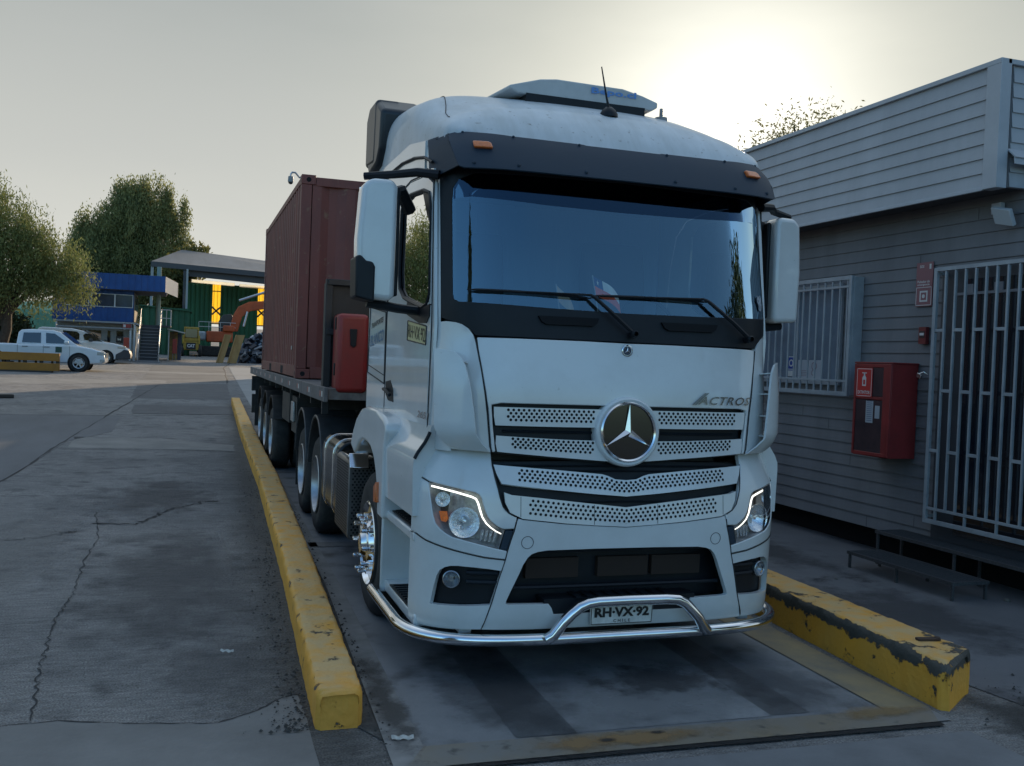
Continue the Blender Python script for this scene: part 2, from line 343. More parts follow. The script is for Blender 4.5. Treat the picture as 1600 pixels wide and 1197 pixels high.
# --- windscreen and its surround
ws = [(0,2.226),(.5,2.232),(1.06,2.246),(1.095,2.262),(1.102,2.30),(1.100,2.86),(1.09,2.94),(1.05,2.99),(.95,3.03),(0,3.05)]
wsh = [(a, b_) for a, b_ in sym(ws)]
mb = MB(); half = [(0,3.262),(1.20,3.262),(1.205,2.6),(1.2,2.15),(1.15,2.137),(1.05,2.118),(.985,2.08),(.955,2.048),(0,2.048)]
panel(mb, sym(half), surf('C', -.002), .03, holes=[wsh], step=.08); part(mb, 'windscreen_surround', BLACK)
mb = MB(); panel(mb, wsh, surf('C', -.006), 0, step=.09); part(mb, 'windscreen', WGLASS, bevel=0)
mb = MB(); panel(mb, sym([(0,3.05),(.95,3.03),(1.05,2.99),(1.085,2.94),(1.09,2.87),(.98,2.885),(.5,2.865),(0,2.86)]), surf('C', -.0045), 0, step=.09); part(mb, 'shade_strip', glassmat('tint_band', (.3,.4,.55), .5, .02, 1.3, .05, (.5,.75,1)), bevel=0)
mb = MB(); panel(mb, [(1.0,2.30),(1.03,2.295),(1.045,2.33),(1.04,2.38),(1.02,2.40),(1.0,2.385),(.985,2.40),(.98,2.36),(.995,2.33)], surf('C', .002), .001, step=.05); part(mb, 'sticker', mat('sticker_pale', (.45,.5,.55), .5, col2=(.1,.12,.15), scale=45), bevel=0)
for a, b_ in ((-.575,-.185),(.237,.632)):
    mb = MB(); panel(mb, [(a,2.18),(b_,2.182),(b_-.012,2.15),(b_-.04,2.133),(a+.05,2.13),(a+.02,2.145)], surf('C', .014), .02, step=.06); part(mb, 'washer_cover', mat('cover_black', (.004,.005,.007), .6, spec=.2))
def wiper(piv, elbow, b0, b1):
    mb = MB(); F = surf('C', .035)
    mb.lathe([(-.03,.022),(.03,.022),(.04,.014)], F(*piv), (0,-1,.1), 12)
    p = [F(*piv, .012), F(piv[0]*.6+elbow[0]*.4, piv[1]*.6+elbow[1]*.4, .02), F(elbow[0]*.92+piv[0]*.08, elbow[1]*.93+piv[1]*.07, .012), F(elbow[0], elbow[1], 0), F(elbow[0]*.75+b0[0]*.25, elbow[1]*.75+b0[1]*.25, 0), F(elbow[0]*.45+b0[0]*.55, elbow[1]*.45+b0[1]*.55, -.005)]
    mb.tube(p, [.014,.013,.011,.009,.006,.005], 6); w = part(mb, 'wiper_arm', BLACK, bevel=0)
    mb = MB(); mb.tube([F(b0[0]+(b1[0]-b0[0])*t, b0[1]+(b1[1]-b0[1])*t+.006*math.sin(t*3.14), -.014) for t in np.linspace(0, 1, 14)], [.003]+[.0085]*12+[.003], 5)
    part(mb, 'wiper_blade', BLACK, w, bevel=0)
wiper((.03,2.09), (-.245,2.316), (-1.0,2.312), (-.24,2.30)); wiper((.85,2.10), (.53,2.335), (-.22,2.318), (.56,2.322))
# --- sun visor
def voff(s, z): return .05+.12*min(1, max(0, (3.26-z)/.26))**.8
mb = MB(); half = [(0,3.240),(.25,3.240),(.27,3.246),(.72,3.248),(.90,3.264),(1.04,3.285),(1.075,3.282),(1.088,3.26),(1.0,3.01),(.98,2.998),(.9,2.995),(0,2.998)]
panel(mb, sym(half), surf('C', voff), .018, step=.06)
for sg in (-1, 1):
    for s, z in ((.3,3.234),(.72,3.24),(1.0,3.262)): mb.sphere(surf('C', voff)(sg*s, z, .002), .009, 5)
    for s in (.3,.72,.94): mb.sphere(surf('C', voff)(sg*s, 3.03, .001), .011, 5)
for sg in (-1, 1):
    e_ = [(1.075,3.275),(1.088,3.255),(1.06,3.18),(1.03,3.10),(1.0,3.015)]
    A_ = [surf('C', voff)(sg*a, b_) for a, b_ in e_]; B_ = [Vector((X0+sg*1.155, _P(sg*1.1, b_, 'C').y+.20, b_)) for a, b_ in e_]; n_ = len(e_)
    mb.add(A_+B_+[p+Vector((-sg*.015, 0, 0)) for p in A_+B_], [(i, i+1, n_+i+1, n_+i) for i in range(n_-1)]+[(2*n_+i, 3*n_+i, 3*n_+i+1, 2*n_+i+1) for i in range(n_-1)])
vis = part(mb, 'sun_visor', VISOR, bevel=.004)
for s in (-.90, .875):
    mb = MB(); F = surf('C', voff); panel(mb, [(s-.045,3.172),(s+.03,3.172),(s+.045,3.162),(s+.05,3.122),(s-.04,3.122)], surf('C', lambda a, b_: voff(a, b_)+.022), .03, step=.05); part(mb, 'marker_lamp', AMBER, vis, bevel=.008)
# --- cab shell (front corners, sides, back, roof)
YB = 7.95
def sidef(sg, x=1.15): return lambda y, z, off=0.: Vector((X0+sg*(x+off), y, z))
winL = [(5.90,2.24),(6.02,2.222),(6.36,2.272),(6.61,2.315),(6.74,2.38),(6.785,2.5),(6.765,2.93),(6.70,2.985),(6.49,3.0),(6.1,2.972),(5.93,2.93),(5.875,2.85),(5.85,2.5),(5.83,2.30)]
door = [(5.74,1.46),(5.70,2.1),(5.84,3.0),(6.05,3.06),(6.5,3.09),(6.86,3.06),(7.02,2.95),(7.10,2.7),(7.16,2.2),(7.16,1.46)]
for sg in (-1, 1):
    mb = MB()
    def corner(u, v, sg=sg):
        z = 1.36+(3.27-1.36)*v; s1 = s_of_y(z, 'C', 5.86+.26*min(1, max(0, (z-3.07)/.05))); s0 = 1.10 if z < 2.0 else 1.202; return _P(sg*(s0+(s1-s0)*u), z, 'C')
    mb.grid(corner, 10, 24)
    panel(mb, [(5.86,1.36),(5.86,3.07),(6.12,3.11),(6.12,3.29),(6.6,3.36),(YB-.04,3.36),(YB,3.3),(YB,1.5),(7.9,1.36)], sidef(sg), .02, holes=[door], step=.15)
    part(mb, 'cab_side', WHITE, bevel=0)
    mb = MB(); panel(mb, [(a, b_) for a, b_ in [(5.80,1.466),(5.79,2.1),(5.86,2.98),(6.05,3.052),(6.5,3.082),(6.85,3.052),(7.01,2.945),(7.092,2.7),(7.152,2.2),(7.152,1.466)]], sidef(sg, 1.153), .02, holes=[winL+[(5.84,2.25)]], step=.12)
    dr = part(mb, 'door', WHITE, bevel=.006)
    mb = MB(); panel(mb, winL, sidef(sg, 1.140), 0, step=.15); part(mb, 'window', SGLASS, dr, bevel=0)
    mb = MB(); rim = winL+[winL[0]]; mb.tube([(X0+sg*1.152, a, b_) for a, b_ in winL]+[(X0+sg*1.152, *winL[0])], .013, 6); mb.lathe([(0,.0)], (0,0,0), (0,0,1), 3) if False else None
    panel(mb, [(5.80,2.235),(6.02,2.215),(6.46,2.275),(6.45,2.19),(6.08,2.125),(5.88,2.12),(5.80,2.16)], sidef(sg, 1.160), .015, step=.1)
    panel(mb, [(5.84,2.93),(5.88,2.98),(6.16,2.985),(6.0,2.80),(5.83,2.68)], sidef(sg, 1.150), .012, step=.1)
    part(mb, 'window_seal', BLACK, dr, bevel=0)
    mb = MB(); panel(mb, [(7.13,1.72),(6.95,1.735),(6.84,1.67),(6.82,1.58),(7.02,1.585),(7.12,1.63)], sidef(sg, 1.156), .012, step=.06); mb.tube([(X0+sg*1.175, 7.10,1.665),(X0+sg*1.19, 6.98,1.665),(X0+sg*1.175, 6.86,1.63)], .014, 6)
    part(mb, 'door_handle', BLACK, dr, bevel=.003)
    mb = MB(); Fd = lambda u, v: Vector((X0+sg*1.1565, 5.90-sg*u*0+(-u if sg > 0 else u)*-1*(1) if False else 5.9+u, v))
    text(mb, '2651', lambda u, v: Vector((X0+sg*1.158, 5.89-u if sg < 0 else 5.89+u, 1.55+v)), .30, .045, bold=.02, shear=.2)
    part(mb, 'model_lettering', CHROME, dr, bevel=0)
    # registration painted on the door
    mb = MB(); panel(mb, [(6.42,2.15),(5.88,2.10),(5.88,1.985),(6.42,2.02)], sidef(sg, 1.1545), .002, step=.2)
    frm = [(6.42,2.15),(5.88,2.10),(5.88,1.985),(6.42,2.02),(6.42,2.15)]
    for a, b_ in zip(frm, frm[1:]): mb.tube([(X0+sg*1.156, *a), (X0+sg*1.156, *b_)], .004, 4, 1)
    text(mb, 'RH·VX·92', lambda u, v: Vector((X0+sg*1.158, 6.15-u if sg < 0 else 6.15+u, 2.063+v+.08*(u if sg > 0 else -u)*1)), .49, .085, 1, bold=.0)
    part(mb, 'door_registration', [mat('plate_yellow', (.62,.57,.30), .5), mat('letter_black', (.015,.015,.015), .5)], dr, bevel=0)
    # storage hatch with the haulier's lettering
    mb = MB(); pp = [(7.88,2.30),(7.22,2.235),(7.2,1.70),(7.92,1.77),(7.88,2.30)]
    for a, b_ in zip(pp, pp[1:]): mb.tube([(X0+sg*1.151, *a), (X0+sg*1.151, *b_)], .006, 4, 0)
    mb.tube([(X0+sg*1.151, 7.9, 1.83), (X0+sg*1.151, 7.2, 1.76)], .004, 4, 0); mb.tube([(X0+sg*1.151, 7.2, 1.8), (X0+sg*1.151, 7.165, 3.0)], .004, 4, 0)
    tx = lambda z: (lambda u, v: Vector((X0+sg*1.154, 7.56-u if sg < 0 else 7.56+u, z+v-.09*(u if sg > 0 else -u))))
    text(mb, 'TRANSPORTES', tx(2.165), .5, .04, 0, bold=.02, shear=.25)
    text(mb, 'BLANCO', tx(2.045), .56, .09, 1, bold=.015, shear=.15)
    part(mb, 'side_hatch', [mat('seam_black', (.02,.02,.022), .7), mat('letter_blue', (.10,.20,.32), .5)], bevel=0)
    mb = MB(); pts = [(7.9,3.20),(7.6,3.25),(7.2,3.27),(6.8,3.265),(6.4,3.23),(6.1,3.18),(5.88,3.11)]
    mb.tube([(X0+sg*1.157, *p) for p in pts], .010, 5); part(mb, 'rain_gutter', BLACK, bevel=0)
def roofrow(y):
    h = float(np.interp(y, [5.67,5.72,5.80,5.92,6.05,6.3,6.7,7.2,7.7,7.95], [3.262,3.34,3.43,3.525,3.595,3.685,3.78,3.865,3.915,3.93]))
    w = float(np.interp(y, [5.67,5.72,5.8,6.0,6.3,7.95], [.85,1.04,1.10,1.135,1.148,1.15])); p = float(np.interp(y, [5.67,6.0,6.3,6.6,7.95], [3.6,2.6,3.1,4.8,5.0]))
    return h, w, p
def roof(u, v):
    y = 5.67+(YB-5.67)*v**1.6; h, w, p = roofrow(y); t = math.pi*u; zb = 3.255
    c, s_ = math.cos(t), math.sin(t)
    return Vector((X0-w*math.copysign(abs(c)**(2/p), c), y, zb+(h-zb)*abs(s_)**(2/p)))
mb = MB(); mb.grid(roof, 48, 40)
o = len(mb.v); mb.add([roof(i/48, 1) for i in range(49)], [tuple(range(49))])
mb.grid(lambda u, v: (lambda s, z: Vector((X0+(s/1.12)*0+_P(s*(1-v*0), 3.262, 'C').x-X0, _P(s, 3.262, 'C').y*(1-v)+5.9*v, 3.262)))( -1.3+2.6*u, 0), 40, 3)
part(mb, 'roof', ROOFW, bevel=0, smooth=50)
mb = MB()
for x in (-.78,):
    pass
def onroof(x, y):
    h, w, p = roofrow(y); return Vector((X0+x, y, 3.255+(h-3.255)*max(0, 1-abs(x/w)**p)**(1/p)))
for sg in (-1, 1):
    mb = MB(); mb.tube([onroof(sg*a, y)+Vector((0,0,.003)) for a, y in [(float(np.interp(q, [5.95,6.1,6.3,6.6,7.0,7.4,7.9], [1.04,1.03,.98,.92,.88,.86,.85])), q) for q in np.linspace(5.95, 7.9, 50)]], .003, 4)
    part(mb, 'roof_seam', mat('seam_black', (0,0,0)), bevel=0)
mb = MB(); mb.box(X0-1.13, X0+1.13, YB-.03, YB, 1.3, 3.26); part(mb, 'cab_back', WHITE, bevel=.01)
# air conditioning unit and aerials on the roof
b_ = MB(); cx = 2.54; y0 = 6.25
prof = [(-.56,3.755),(-.56,3.735),(-.50,3.708),(.50,3.705),(.54,3.73),(.54,3.765),(.42,3.80),(.27,3.83),(-.22,3.835),(-.34,3.82)]
b_.prism(prof, lambda u, v, d: Vector((cx+u*(1+.12*(d-y0)), d, v+.05*(d-y0))), y0, y0+.75)
ac = part(b_, 'air_conditioner', mat('ac_grey', (.52,.53,.53), .5, var=.15, scale=6), bevel=.02, seg=3)
b_ = MB(); b_.box(cx-.44, cx+.44, y0-.004, y0+.3, 3.66, 3.715); b_.box(cx-.4, cx+.4, y0+.02, y0+.6, 3.6, 3.7); part(b_, 'intake_slot', BLACK, ac, bevel=0)
b_ = MB(); text(b_, 'Bepo.cl', lambda u, v: Vector((cx+.20+u, y0-.006, 3.785+v)), .34, .055, bold=.03); part(b_, 'lettering', mat('logo_blue', (.12,.28,.62), .5), ac, bevel=0)
b_ = MB(); p = onroof(.06, 6.0); b_.lathe([(-.02,.062),(.005,.06),(.03,.045),(.05,.022),(.055,.0)], p, (0,0,1), 16); b_.tube([p+Vector((0,.0,.04)), p+Vector((-.02,.0,.11)), p+Vector((-.065,0,.31))], [.010,.007,.004], 6); part(b_, 'aerial', BLACK, bevel=0)
b_ = MB(); p = onroof(.62, 6.35); b_.lathe([(-.02,.05),(.01,.045),(.014,.014),(.075,.012),(.08,.0)], p, (0,0,1), 12); part(b_, 'aerial', mat('aerial_grey', (.25,.26,.27), .5), bevel=0)
# black intake housing behind the roof
mb = MB(); mb.prism([(7.62,3.40),(7.95,3.36),(8.08,3.5),(8.10,3.84),(7.98,3.93),(7.7,3.93),(7.45,3.80),(7.5,3.5)], lambda y, z, d: Vector((d, y, z)), X0-1.20, X0-.86)
mb.prism([(7.98,3.93),(8.10,3.84),(8.10,3.45),(7.7,3.42),(7.66,3.93)], lambda y, z, d: Vector((d, y, z)), X0-1.205, X0-1.0, 0)
part(mb, 'air_intake', mat('intake_black', (.018,.024,.032), .4, var=.3, scale=4), bevel=.035, seg=3)
# interior
mb = MB(); mb.box(X0-1.08, X0+1.08, 7.2, 7.22, 1.5, 3.2); mb.box(X0-1.08, X0+1.08, 5.8, 7.2, 1.5, 1.52); mb.box(X0-1.08, X0+1.08, 5.95, 7.2, 3.17, 3.19)
mb.prism([(5.60,2.2),(5.72,2.235),(6.0,2.24),(6.12,2.15),(6.12,1.9),(5.62,1.9)], lambda y, z, d: Vector((d, y, z)), X0-1.05, X0+1.05)
part(mb, 'cab_interior', mat('interior_grey', (.045,.047,.05), .8), bevel=0)
mb = MB(); mb.add([(X0-1.05+2.1*i/60, 7.15+.02*math.sin(i*1.3), z) for z in (2.28, 3.1) for i in range(61)], [(i, i+1, 62+i, 61+i) for i in range(60)]); part(mb, 'bunk_curtain', mat('curtain_blue', (.16,.22,.30), .9), bevel=0)
for sg in (-1, 1):
    mb = MB(); c = X0+sg*.58; mb.prism([(6.55,1.75),(7.0,1.75),(7.12,2.6),(7.06,2.85),(6.98,2.85),(6.92,2.6),(6.86,1.95),(6.5,1.92)], lambda y, z, d: Vector((d, y, z)), c-.25, c+.25); part(mb, 'seat', mat('seat_fabric', (.06,.06,.065), .9), bevel=.03)
mb = MB(); cs = Vector((X0+.58, 6.35, 2.2)); mb.tube([cs+Vector((.21*math.cos(t), .08*math.sin(t), .2*math.sin(t))) for t in np.linspace(0, 2*math.pi, 25)], .014, 6); part(mb, 'steering_wheel', BLACK, bevel=0)
# --- side deflector fins either side of the flap
for sg in (-1, 1):
    g = (lambda o: o) if sg > 0 else mir
    mb = MB(); panel(mb, g([(1.15,2.128),(1.08,2.122),(1.037,2.111),(.995,2.085),(.968,2.05),(.955,2.01),(.925,1.86),(.90,1.714),(.878,1.55),(.855,1.366),(.91,1.37),(1.25,1.38),(1.26,2.12)]), CS, .03, step=.06); part(mb, 'corner_panel', WHITE)
    fo = lambda s, z: .016+.078*min(1, max(0, (z-1.372)/.10))*min(1, max(0, (abs(s)-.80)/.10))
    mb = MB(); panel(mb, g([(1.155,1.958),(1.10,1.952),(1.04,1.937),(1.008,1.90),(.990,1.86),(.965,1.75),(.945,1.60),(.930,1.47),(.905,1.42),(.86,1.372),(1.0,1.374),(1.10,1.395),(1.135,1.43),(1.150,1.50),(1.160,1.7),(1.160,1.9)]), surf('C', fo), .014, step=.05); fin = part(mb, 'side_deflector', WHITE, bevel=.006)
    for z in (1.88, 1.75, 1.61, 1.48): mb = MB(); mb.add([CS(sg*1.0, z, .0), CS(sg*1.15, z, .0), surf('C', fo)(sg*1.15, z, -.01), surf('C', fo)(sg*(.955+.1*(z-1.48)), z, -.01)]+[q+Vector((0,0,.007)) for q in (CS(sg*1.0, z, .0), CS(sg*1.15, z, .0), surf('C', fo)(sg*1.15, z, -.01), surf('C', fo)(sg*(.955+.1*(z-1.48)), z, -.01))], [(0,1,2,3),(7,6,5,4),(0,4,5,1),(1,5,6,2),(2,6,7,3),(3,7,4,0)]); part(mb, 'deflector_vane', WHITE, fin, bevel=0)

# --- lower front
lowc = [(0,.925),(.2,.937),(.4,.951),(.655,.978),(.685,.985),(.697,.95),(.703,.92),(.722,.86),(.742,.78),(.75,.74),(.782,.63),(.818,.485),(.868,.325),(.567,.322),(0,.322)]
intake = sym([(0,.80),(.20,.80),(.50,.796),(.558,.788),(.595,.775),(.62,.752),(.645,.71),(.665,.66),(.705,.57),(.735,.50),(.738,.482),(.72,.477),(.474,.474),(.455,.45),(.44,.41),(0,.41)])
mb = MB(); panel(mb, sym(lowc), LS, .035, holes=[intake], step=.07)
bc = part(mb, 'bumper', WHITE, bevel=.006)
for sg in (-1, 1):
    mb = MB(); mb.tube([LS(sg*.625+.036*math.cos(t), .845+.036*math.sin(t), .0005) for t in np.linspace(0, 2*math.pi, 30)], .0018, 4); part(mb, 'towing_cover', mat('seam_black', (0,0,0)), bc, bevel=0)
mb = MB(); F = surf('L', -.16)
panel(mb, sym([(0,.84),(.70,.84),(.80,.46),(0,.38)]), F, .02, step=.15)
for s in (-.42, .05, .42): mb.obox(F(s, .66, .02), (.17,0,0), (0,.02,0), (0,0,.06), 1)
mb.box(X0-.5, X0+.5, 5.37, 5.62, .40, .50, 0)
for k in range(9): mb.box(X0-.3+k*.075, X0-.26+k*.075, 5.355, 5.5, .502, .512, 0)
for z in (.56, .78): mb.tube([surf('L', -.06)(s, z) for s in np.linspace(-.70, .70, 12)], .012, 6, 0)
part(mb, 'lower_intake', [BLACK, mat('rusty_core', (.03,.018,.013), .8)], bevel=0)
head_top = [(.765,.918),(.784,.922),(.815,.938),(.848,.964),(.868,.99),(.882,1.02),(.899,1.07),(.905,1.095),(.918,1.113),(.94,1.126),(1.064,1.148),(1.15,1.160),(1.237,1.171)]
head_out = [(1.228,1.10),(1.205,.987),(1.185,.939),(1.147,.905),(1.11,.885),(1.071,.868),(1.006,.855),(.918,.836),(.85,.82),(.794,.807)]
PAN = mat('seam_black', (0,0,0))
for sg in (-1, 1):
    g = (lambda o: o) if sg > 0 else mir
    mb = MB(); panel(mb, g([(.84,1.405),(.838,1.294),(.824,1.22),(.806,1.16),(.79,1.10),(.778,1.06),(.765,1.035),(.74,1.015),(.70,1.0),(.693,.99),(.703,.95),(.708,.925)]+[(a, b_+.004) for a, b_ in head_top]+[(1.30,1.193),(1.40,1.222),(1.405,1.30),(1.37,1.405)]), LS, .035, step=.055); part(mb, 'shoulder_panel', WHITE, bevel=.006)
    hs_out = [(.742,.793)]+[(a, b_-.003) for a, b_ in reversed(head_out)][0:]+[(1.24,1.172),(1.30,1.187),(1.40,1.216),(1.41,1.0),(1.415,.862),(1.343,.857),(1.251,.83),(1.135,.806),(1.0,.78),(.876,.757),(.752,.745)]
    mb = MB(); panel(mb, g(hs_out), LS, .03, step=.055); part(mb, 'headlamp_surround', WHITE, bevel=.005)
    mb = MB(); panel(mb, g([(.760,.917),(.712,.912),(.745,.797),(.787,.805)]), surf('L', -.004), .02, step=.06); part(mb, 'trim_block', VISOR, bevel=.003)
    fog = [(.775,.678),(.85,.688),(.936,.695),(1.03,.699),(1.075,.695),(1.11,.684),(1.14,.664),(1.16,.63),(1.178,.56),(1.20,.455),(1.0,.462),(.83,.474),(.80,.57)]
    mb = MB(); panel(mb, g([(.755,.738),(.876,.75),(1.0,.773),(1.135,.799),(1.251,.823),(1.343,.85),(1.415,.855),(1.42,.40),(1.40,.33),(1.30,.312),(1.22,.312),(1.05,.318),(.875,.326),(.825,.485),(.79,.62)]), LS, .035, holes=[g(fog)], step=.055); part(mb, 'bumper_corner', WHITE, bevel=.007)
    mb = MB(); F = surf('L', -.05); panel(mb, g([(a*1.0, b_) for a, b_ in [(.76,.70),(1.1,.72),(1.2,.66),(1.23,.44),(.81,.45)]]), F, .01, step=.1)
    for z in (.60, .655): mb.tube([surf('L', -.03)(sg*s, z) for s in np.linspace(.79, .98, 6)], .014, 6)
    fr = part(mb, 'fog_recess', BLACK, bevel=0)
    c = LS(sg*1.075, .612, -.03); ax = (surf('L', .1)(sg*1.075,.612)-LS(sg*1.075,.612)).normalized(); ax = (ax+Vector((0,-.8,0))).normalized()
    mb = MB(); mb.lathe([(-.02,.045),(.012,.052),(.016,.046),(.006,.042),(-.018,.02),(-.02,0)], c, ax, 24, 0); fl = part(mb, 'fog_lamp', mat('fog_reflector', (.35,.37,.40), .25, .7), bevel=0)
    mb = MB(); mb.lathe([(.010,.043),(.018,.03),(.021,0)], c, ax, 20, 0); part(mb, 'lens', LENS, fl, bevel=0)
    # headlamp
    ho = head_top+head_out
    mb = MB(); panel(mb, g([(.75,.94),(.80,1.0),(.88,1.15),(1.26,1.20),(1.25,.93),(1.1,.84),(.78,.79)]), surf('L', -.11), .01, step=.08)
    cen = np.array([1.0, .98])
    rim_o = [surf('L', -.006)(sg*a, b_) for a, b_ in ho]; rim_i = [surf('L', -.10)(sg*(a*.97+cen[0]*.03), b_*.97+cen[1]*.03) for a, b_ in ho]; n = len(ho)
    mb.add(rim_o+rim_i, [(i, (i+1) % n, n+(i+1) % n, n+i) for i in range(n)])
    hl = part(mb, 'headlight', mat('lamp_housing', (.58,.59,.60), .3, .3, col2=(.26,.27,.28), scale=16, coat=.3), bevel=0)
    def bowl(a, z, r, dep, off, nm, mm, ax=None):
        c = surf('L', off)(sg*a, z); ax = ax or Vector((sg*.25,-1,0)).normalized(); mb = MB()
        mb.lathe([(0,r*1.05),(.006,r*1.03),(.002,r*.97),(-dep*.35,r*.82),(-dep*.75,r*.5),(-dep,r*.2),(-dep*.9,r*.16),(-dep*.3,r*.14),(-dep*.25,0)], c, ax, 28); return part(mb, nm, mm, hl, bevel=0)
    CHF = mat('reflector', (.88,.90,.92), .18, .8, bump=.006, bscale=38)
    bowl(1.008, .953, .088, .06, -.03, 'reflector', CHF); bowl(1.153, 1.078, .042, .03, -.03, 'reflector', CHF); 
    mb = MB()
    for k in range(4): a0 = (.905-.026*k, .868-.003*k); mb.tube([surf('L', -.03)(sg*a0[0], a0[1]-.02), surf('L', -.03)(sg*(a0[0]-.012), a0[1]+.045)], [.006,.011], 6)
    part(mb, 'reflector', CHF, hl, bevel=0)
    mb = MB(); panel(mb, g([(1.195,1.005),(1.135,1.008),(1.125,.965),(1.14,.94),(1.175,.945)]), surf('L', -.05), .01, step=.04); part(mb, 'indicator', mat('amber_glow', (.8,.18,.02), .25, coat=.5, var=.5, scale=70, emit=(1,.22,.02), es=.12), hl, bevel=0)
    mb = MB(); dr_ = [(1.225,1.152),(1.15,1.142),(1.064,1.128),(.962,1.105),(.937,1.094),(.924,1.07),(.912,1.03),(.898,.99),(.875,.955),(.847,.929),(.815,.908),(.783,.893)]
    mb.tube([surf('L', -.014)(sg*a, b_) for a, b_ in dr_], [.006]*7+[.005,.0045,.004,.0035,.003], 6); part(mb, 'daytime_lamp', mat('led_strip', (.9,.9,.85), .3, emit=(1,.98,.86), es=1.6), hl, bevel=0)
    mb = MB(); panel(mb, g(ho), surf('L', -.004), 0, step=.06); part(mb, 'lens', LENS, hl, bevel=0)
    # body side below the door: shoulder, arch, steps
    X = lambda d: X0+sg*d
    def sh(u, v):
        y = 5.66+(6.62-5.66)*u; pts = [(1.15,1.50),(1.165,1.45),(1.19,1.40),(1.235,1.335),(1.255,1.29),(1.258,1.24),(1.25,.96)]; t = v*(len(pts)-1); i = min(int(t), len(pts)-2); f = t-i
        return Vector((X(pts[i][0]*(1-f)+pts[i+1][0]*f), y, pts[i][1]*(1-f)+pts[i+1][1]*f))
    mb = MB(); mb.grid(sh, 6, 12); mb.add([sh(0, j/12) for j in range(13)]+[Vector((X(1.0), 5.68, .96)), Vector((X(1.0), 5.68, 1.5))], [tuple(range(15))])
    mb.box(min(X(1.0), X(1.25)), max(X(1.0), X(1.25)), 5.67, 6.6, .957, .975)
    part(mb, 'side_panel', WHITE, bevel=0, smooth=40)
    if sg < 0: mb = MB(); mb.tube([sh(0, t)+Vector((sg*.003,-.012,0)) for t in np.linspace(.12, .62, 8)], .011, 6); part(mb, 'panel_gap', BLACK, bevel=0)
    outer = [(6.50,.80),(6.50,1.30),(6.44,1.40),(6.46,1.45),(6.56,1.49),(6.85,1.525),(7.2,1.53),(7.45,1.50),(7.66,1.42),(7.80,1.32),(7.92,1.18),(7.72,1.12)]
    inner = [(7.62,1.17),(7.52,1.225),(7.34,1.265),(7.15,1.26),(7.0,1.235),(6.86,1.17),(6.77,1.08),(6.70,.97),(6.67,.80)]
    mb = MB(); mb.prism(outer+inner, lambda y, z, d: Vector((X(d), y, z)), 1.0, 1.275); ff = part(mb, 'wheel_arch', WHITE, bevel=.035, seg=4)
    mb = MB(); mb.prism([(6.60,.90),(6.68,.89),(6.70,1.0),(6.62,1.04)], lambda y, z, d: Vector((X(d), y, z)), 1.26, 1.30); part(mb, 'side_marker', AMBER, ff, bevel=.008)
    mb = MB(); mb.box(min(X(.9), X(.98)), max(X(.9), X(.98)), 5.5, 6.64, .28, .97); mb.box(min(X(.9), X(1.245)), max(X(.9), X(1.245)), 6.60, 6.63, .28, .97)
    mb.box(min(X(.9), X(1.215)), max(X(.9), X(1.215)), 5.67, 6.62, .29, .365); mb.box(min(X(.95), X(1.235)), max(X(.95), X(1.235)), 5.68, 6.6, .80, .86)
    st = part(mb, 'step_well', WHITE, bevel=.012)
    for z in (.375, .875):
        mb = MB(); mb.box(min(X(.98), X(1.215)), max(X(.98), X(1.215)), 5.74, 6.42, z-.01, z)
        for k in range(11): mb.box(min(X(1.0), X(1.20)), max(X(1.0), X(1.20)), 5.76+k*.06, 5.785+k*.06, z, z+.008)
        part(mb, 'step_tread', BLACK, st, bevel=0)
    # mirror
    mb = MB(); mb.prism([(.00,-.36),(.205,-.375),(.225,-.34),(.225,.33),(.195,.375),(.06,.375),(.01,.33),(-.01,.0)], lambda u, v, d: Vector((X(1.575-u), 6.06+d-.12*u, 2.62+v)), -.10, .08)
    mi = part(mb, 'wing_mirror', WHITE, bevel=.035, seg=4)
    mb = MB(); mb.prism([(.015,-.34),(.20,-.35),(.20,.34),(.02,.34)], lambda u, v, d: Vector((X(1.575-u), 6.06+d-.12*u, 2.62+v)), .082, .10); part(mb, 'mirror_glass', mat('mirror_silver', (.7,.72,.75), .03, 1.), mi, bevel=0)
    mb = MB()
    if sg < 0: mb.prism([(-.015,-.36),(.10,-.385),(.10,-.17),(.085,-.14),(.045,-.135),(.01,-.10),(-.02,-.11)], lambda u, v, d: Vector((X(1.575-u), 6.06+d-.12*u, 2.62+v)), -.112, .11)
    mb.box(min(X(1.32), X(1.35)), max(X(1.32), X(1.35)), 6.0, 6.14, 2.28, 2.96); part(mb, 'mirror_cover', BLACK, mi, bevel=.012)
    mb = MB(); mb.tube([(X(1.13),5.80,3.02),(X(1.25),5.86,3.035),(X(1.36),6.0,3.035),(X(1.54),6.08,3.02)], [.03,.028,.026,.024], 8); part(mb, 'mirror_arm', BLACK, mi, bevel=0)
    mb = MB(); mb.tube([(X(1.14),6.1,2.20),(X(1.3),6.08,2.21),(X(1.5),6.07,2.235)], .03, 8); part(mb, 'mirror_arm', BLACK, mi, bevel=0)
    mb = MB(); mb.tube([(X(1.42),6.08,2.9),(X(1.30),6.1,2.95),(X(1.22),6.2,2.85)], .045, 8)
    part(mb, 'mirror_arm', BLACK, mi, bevel=0)
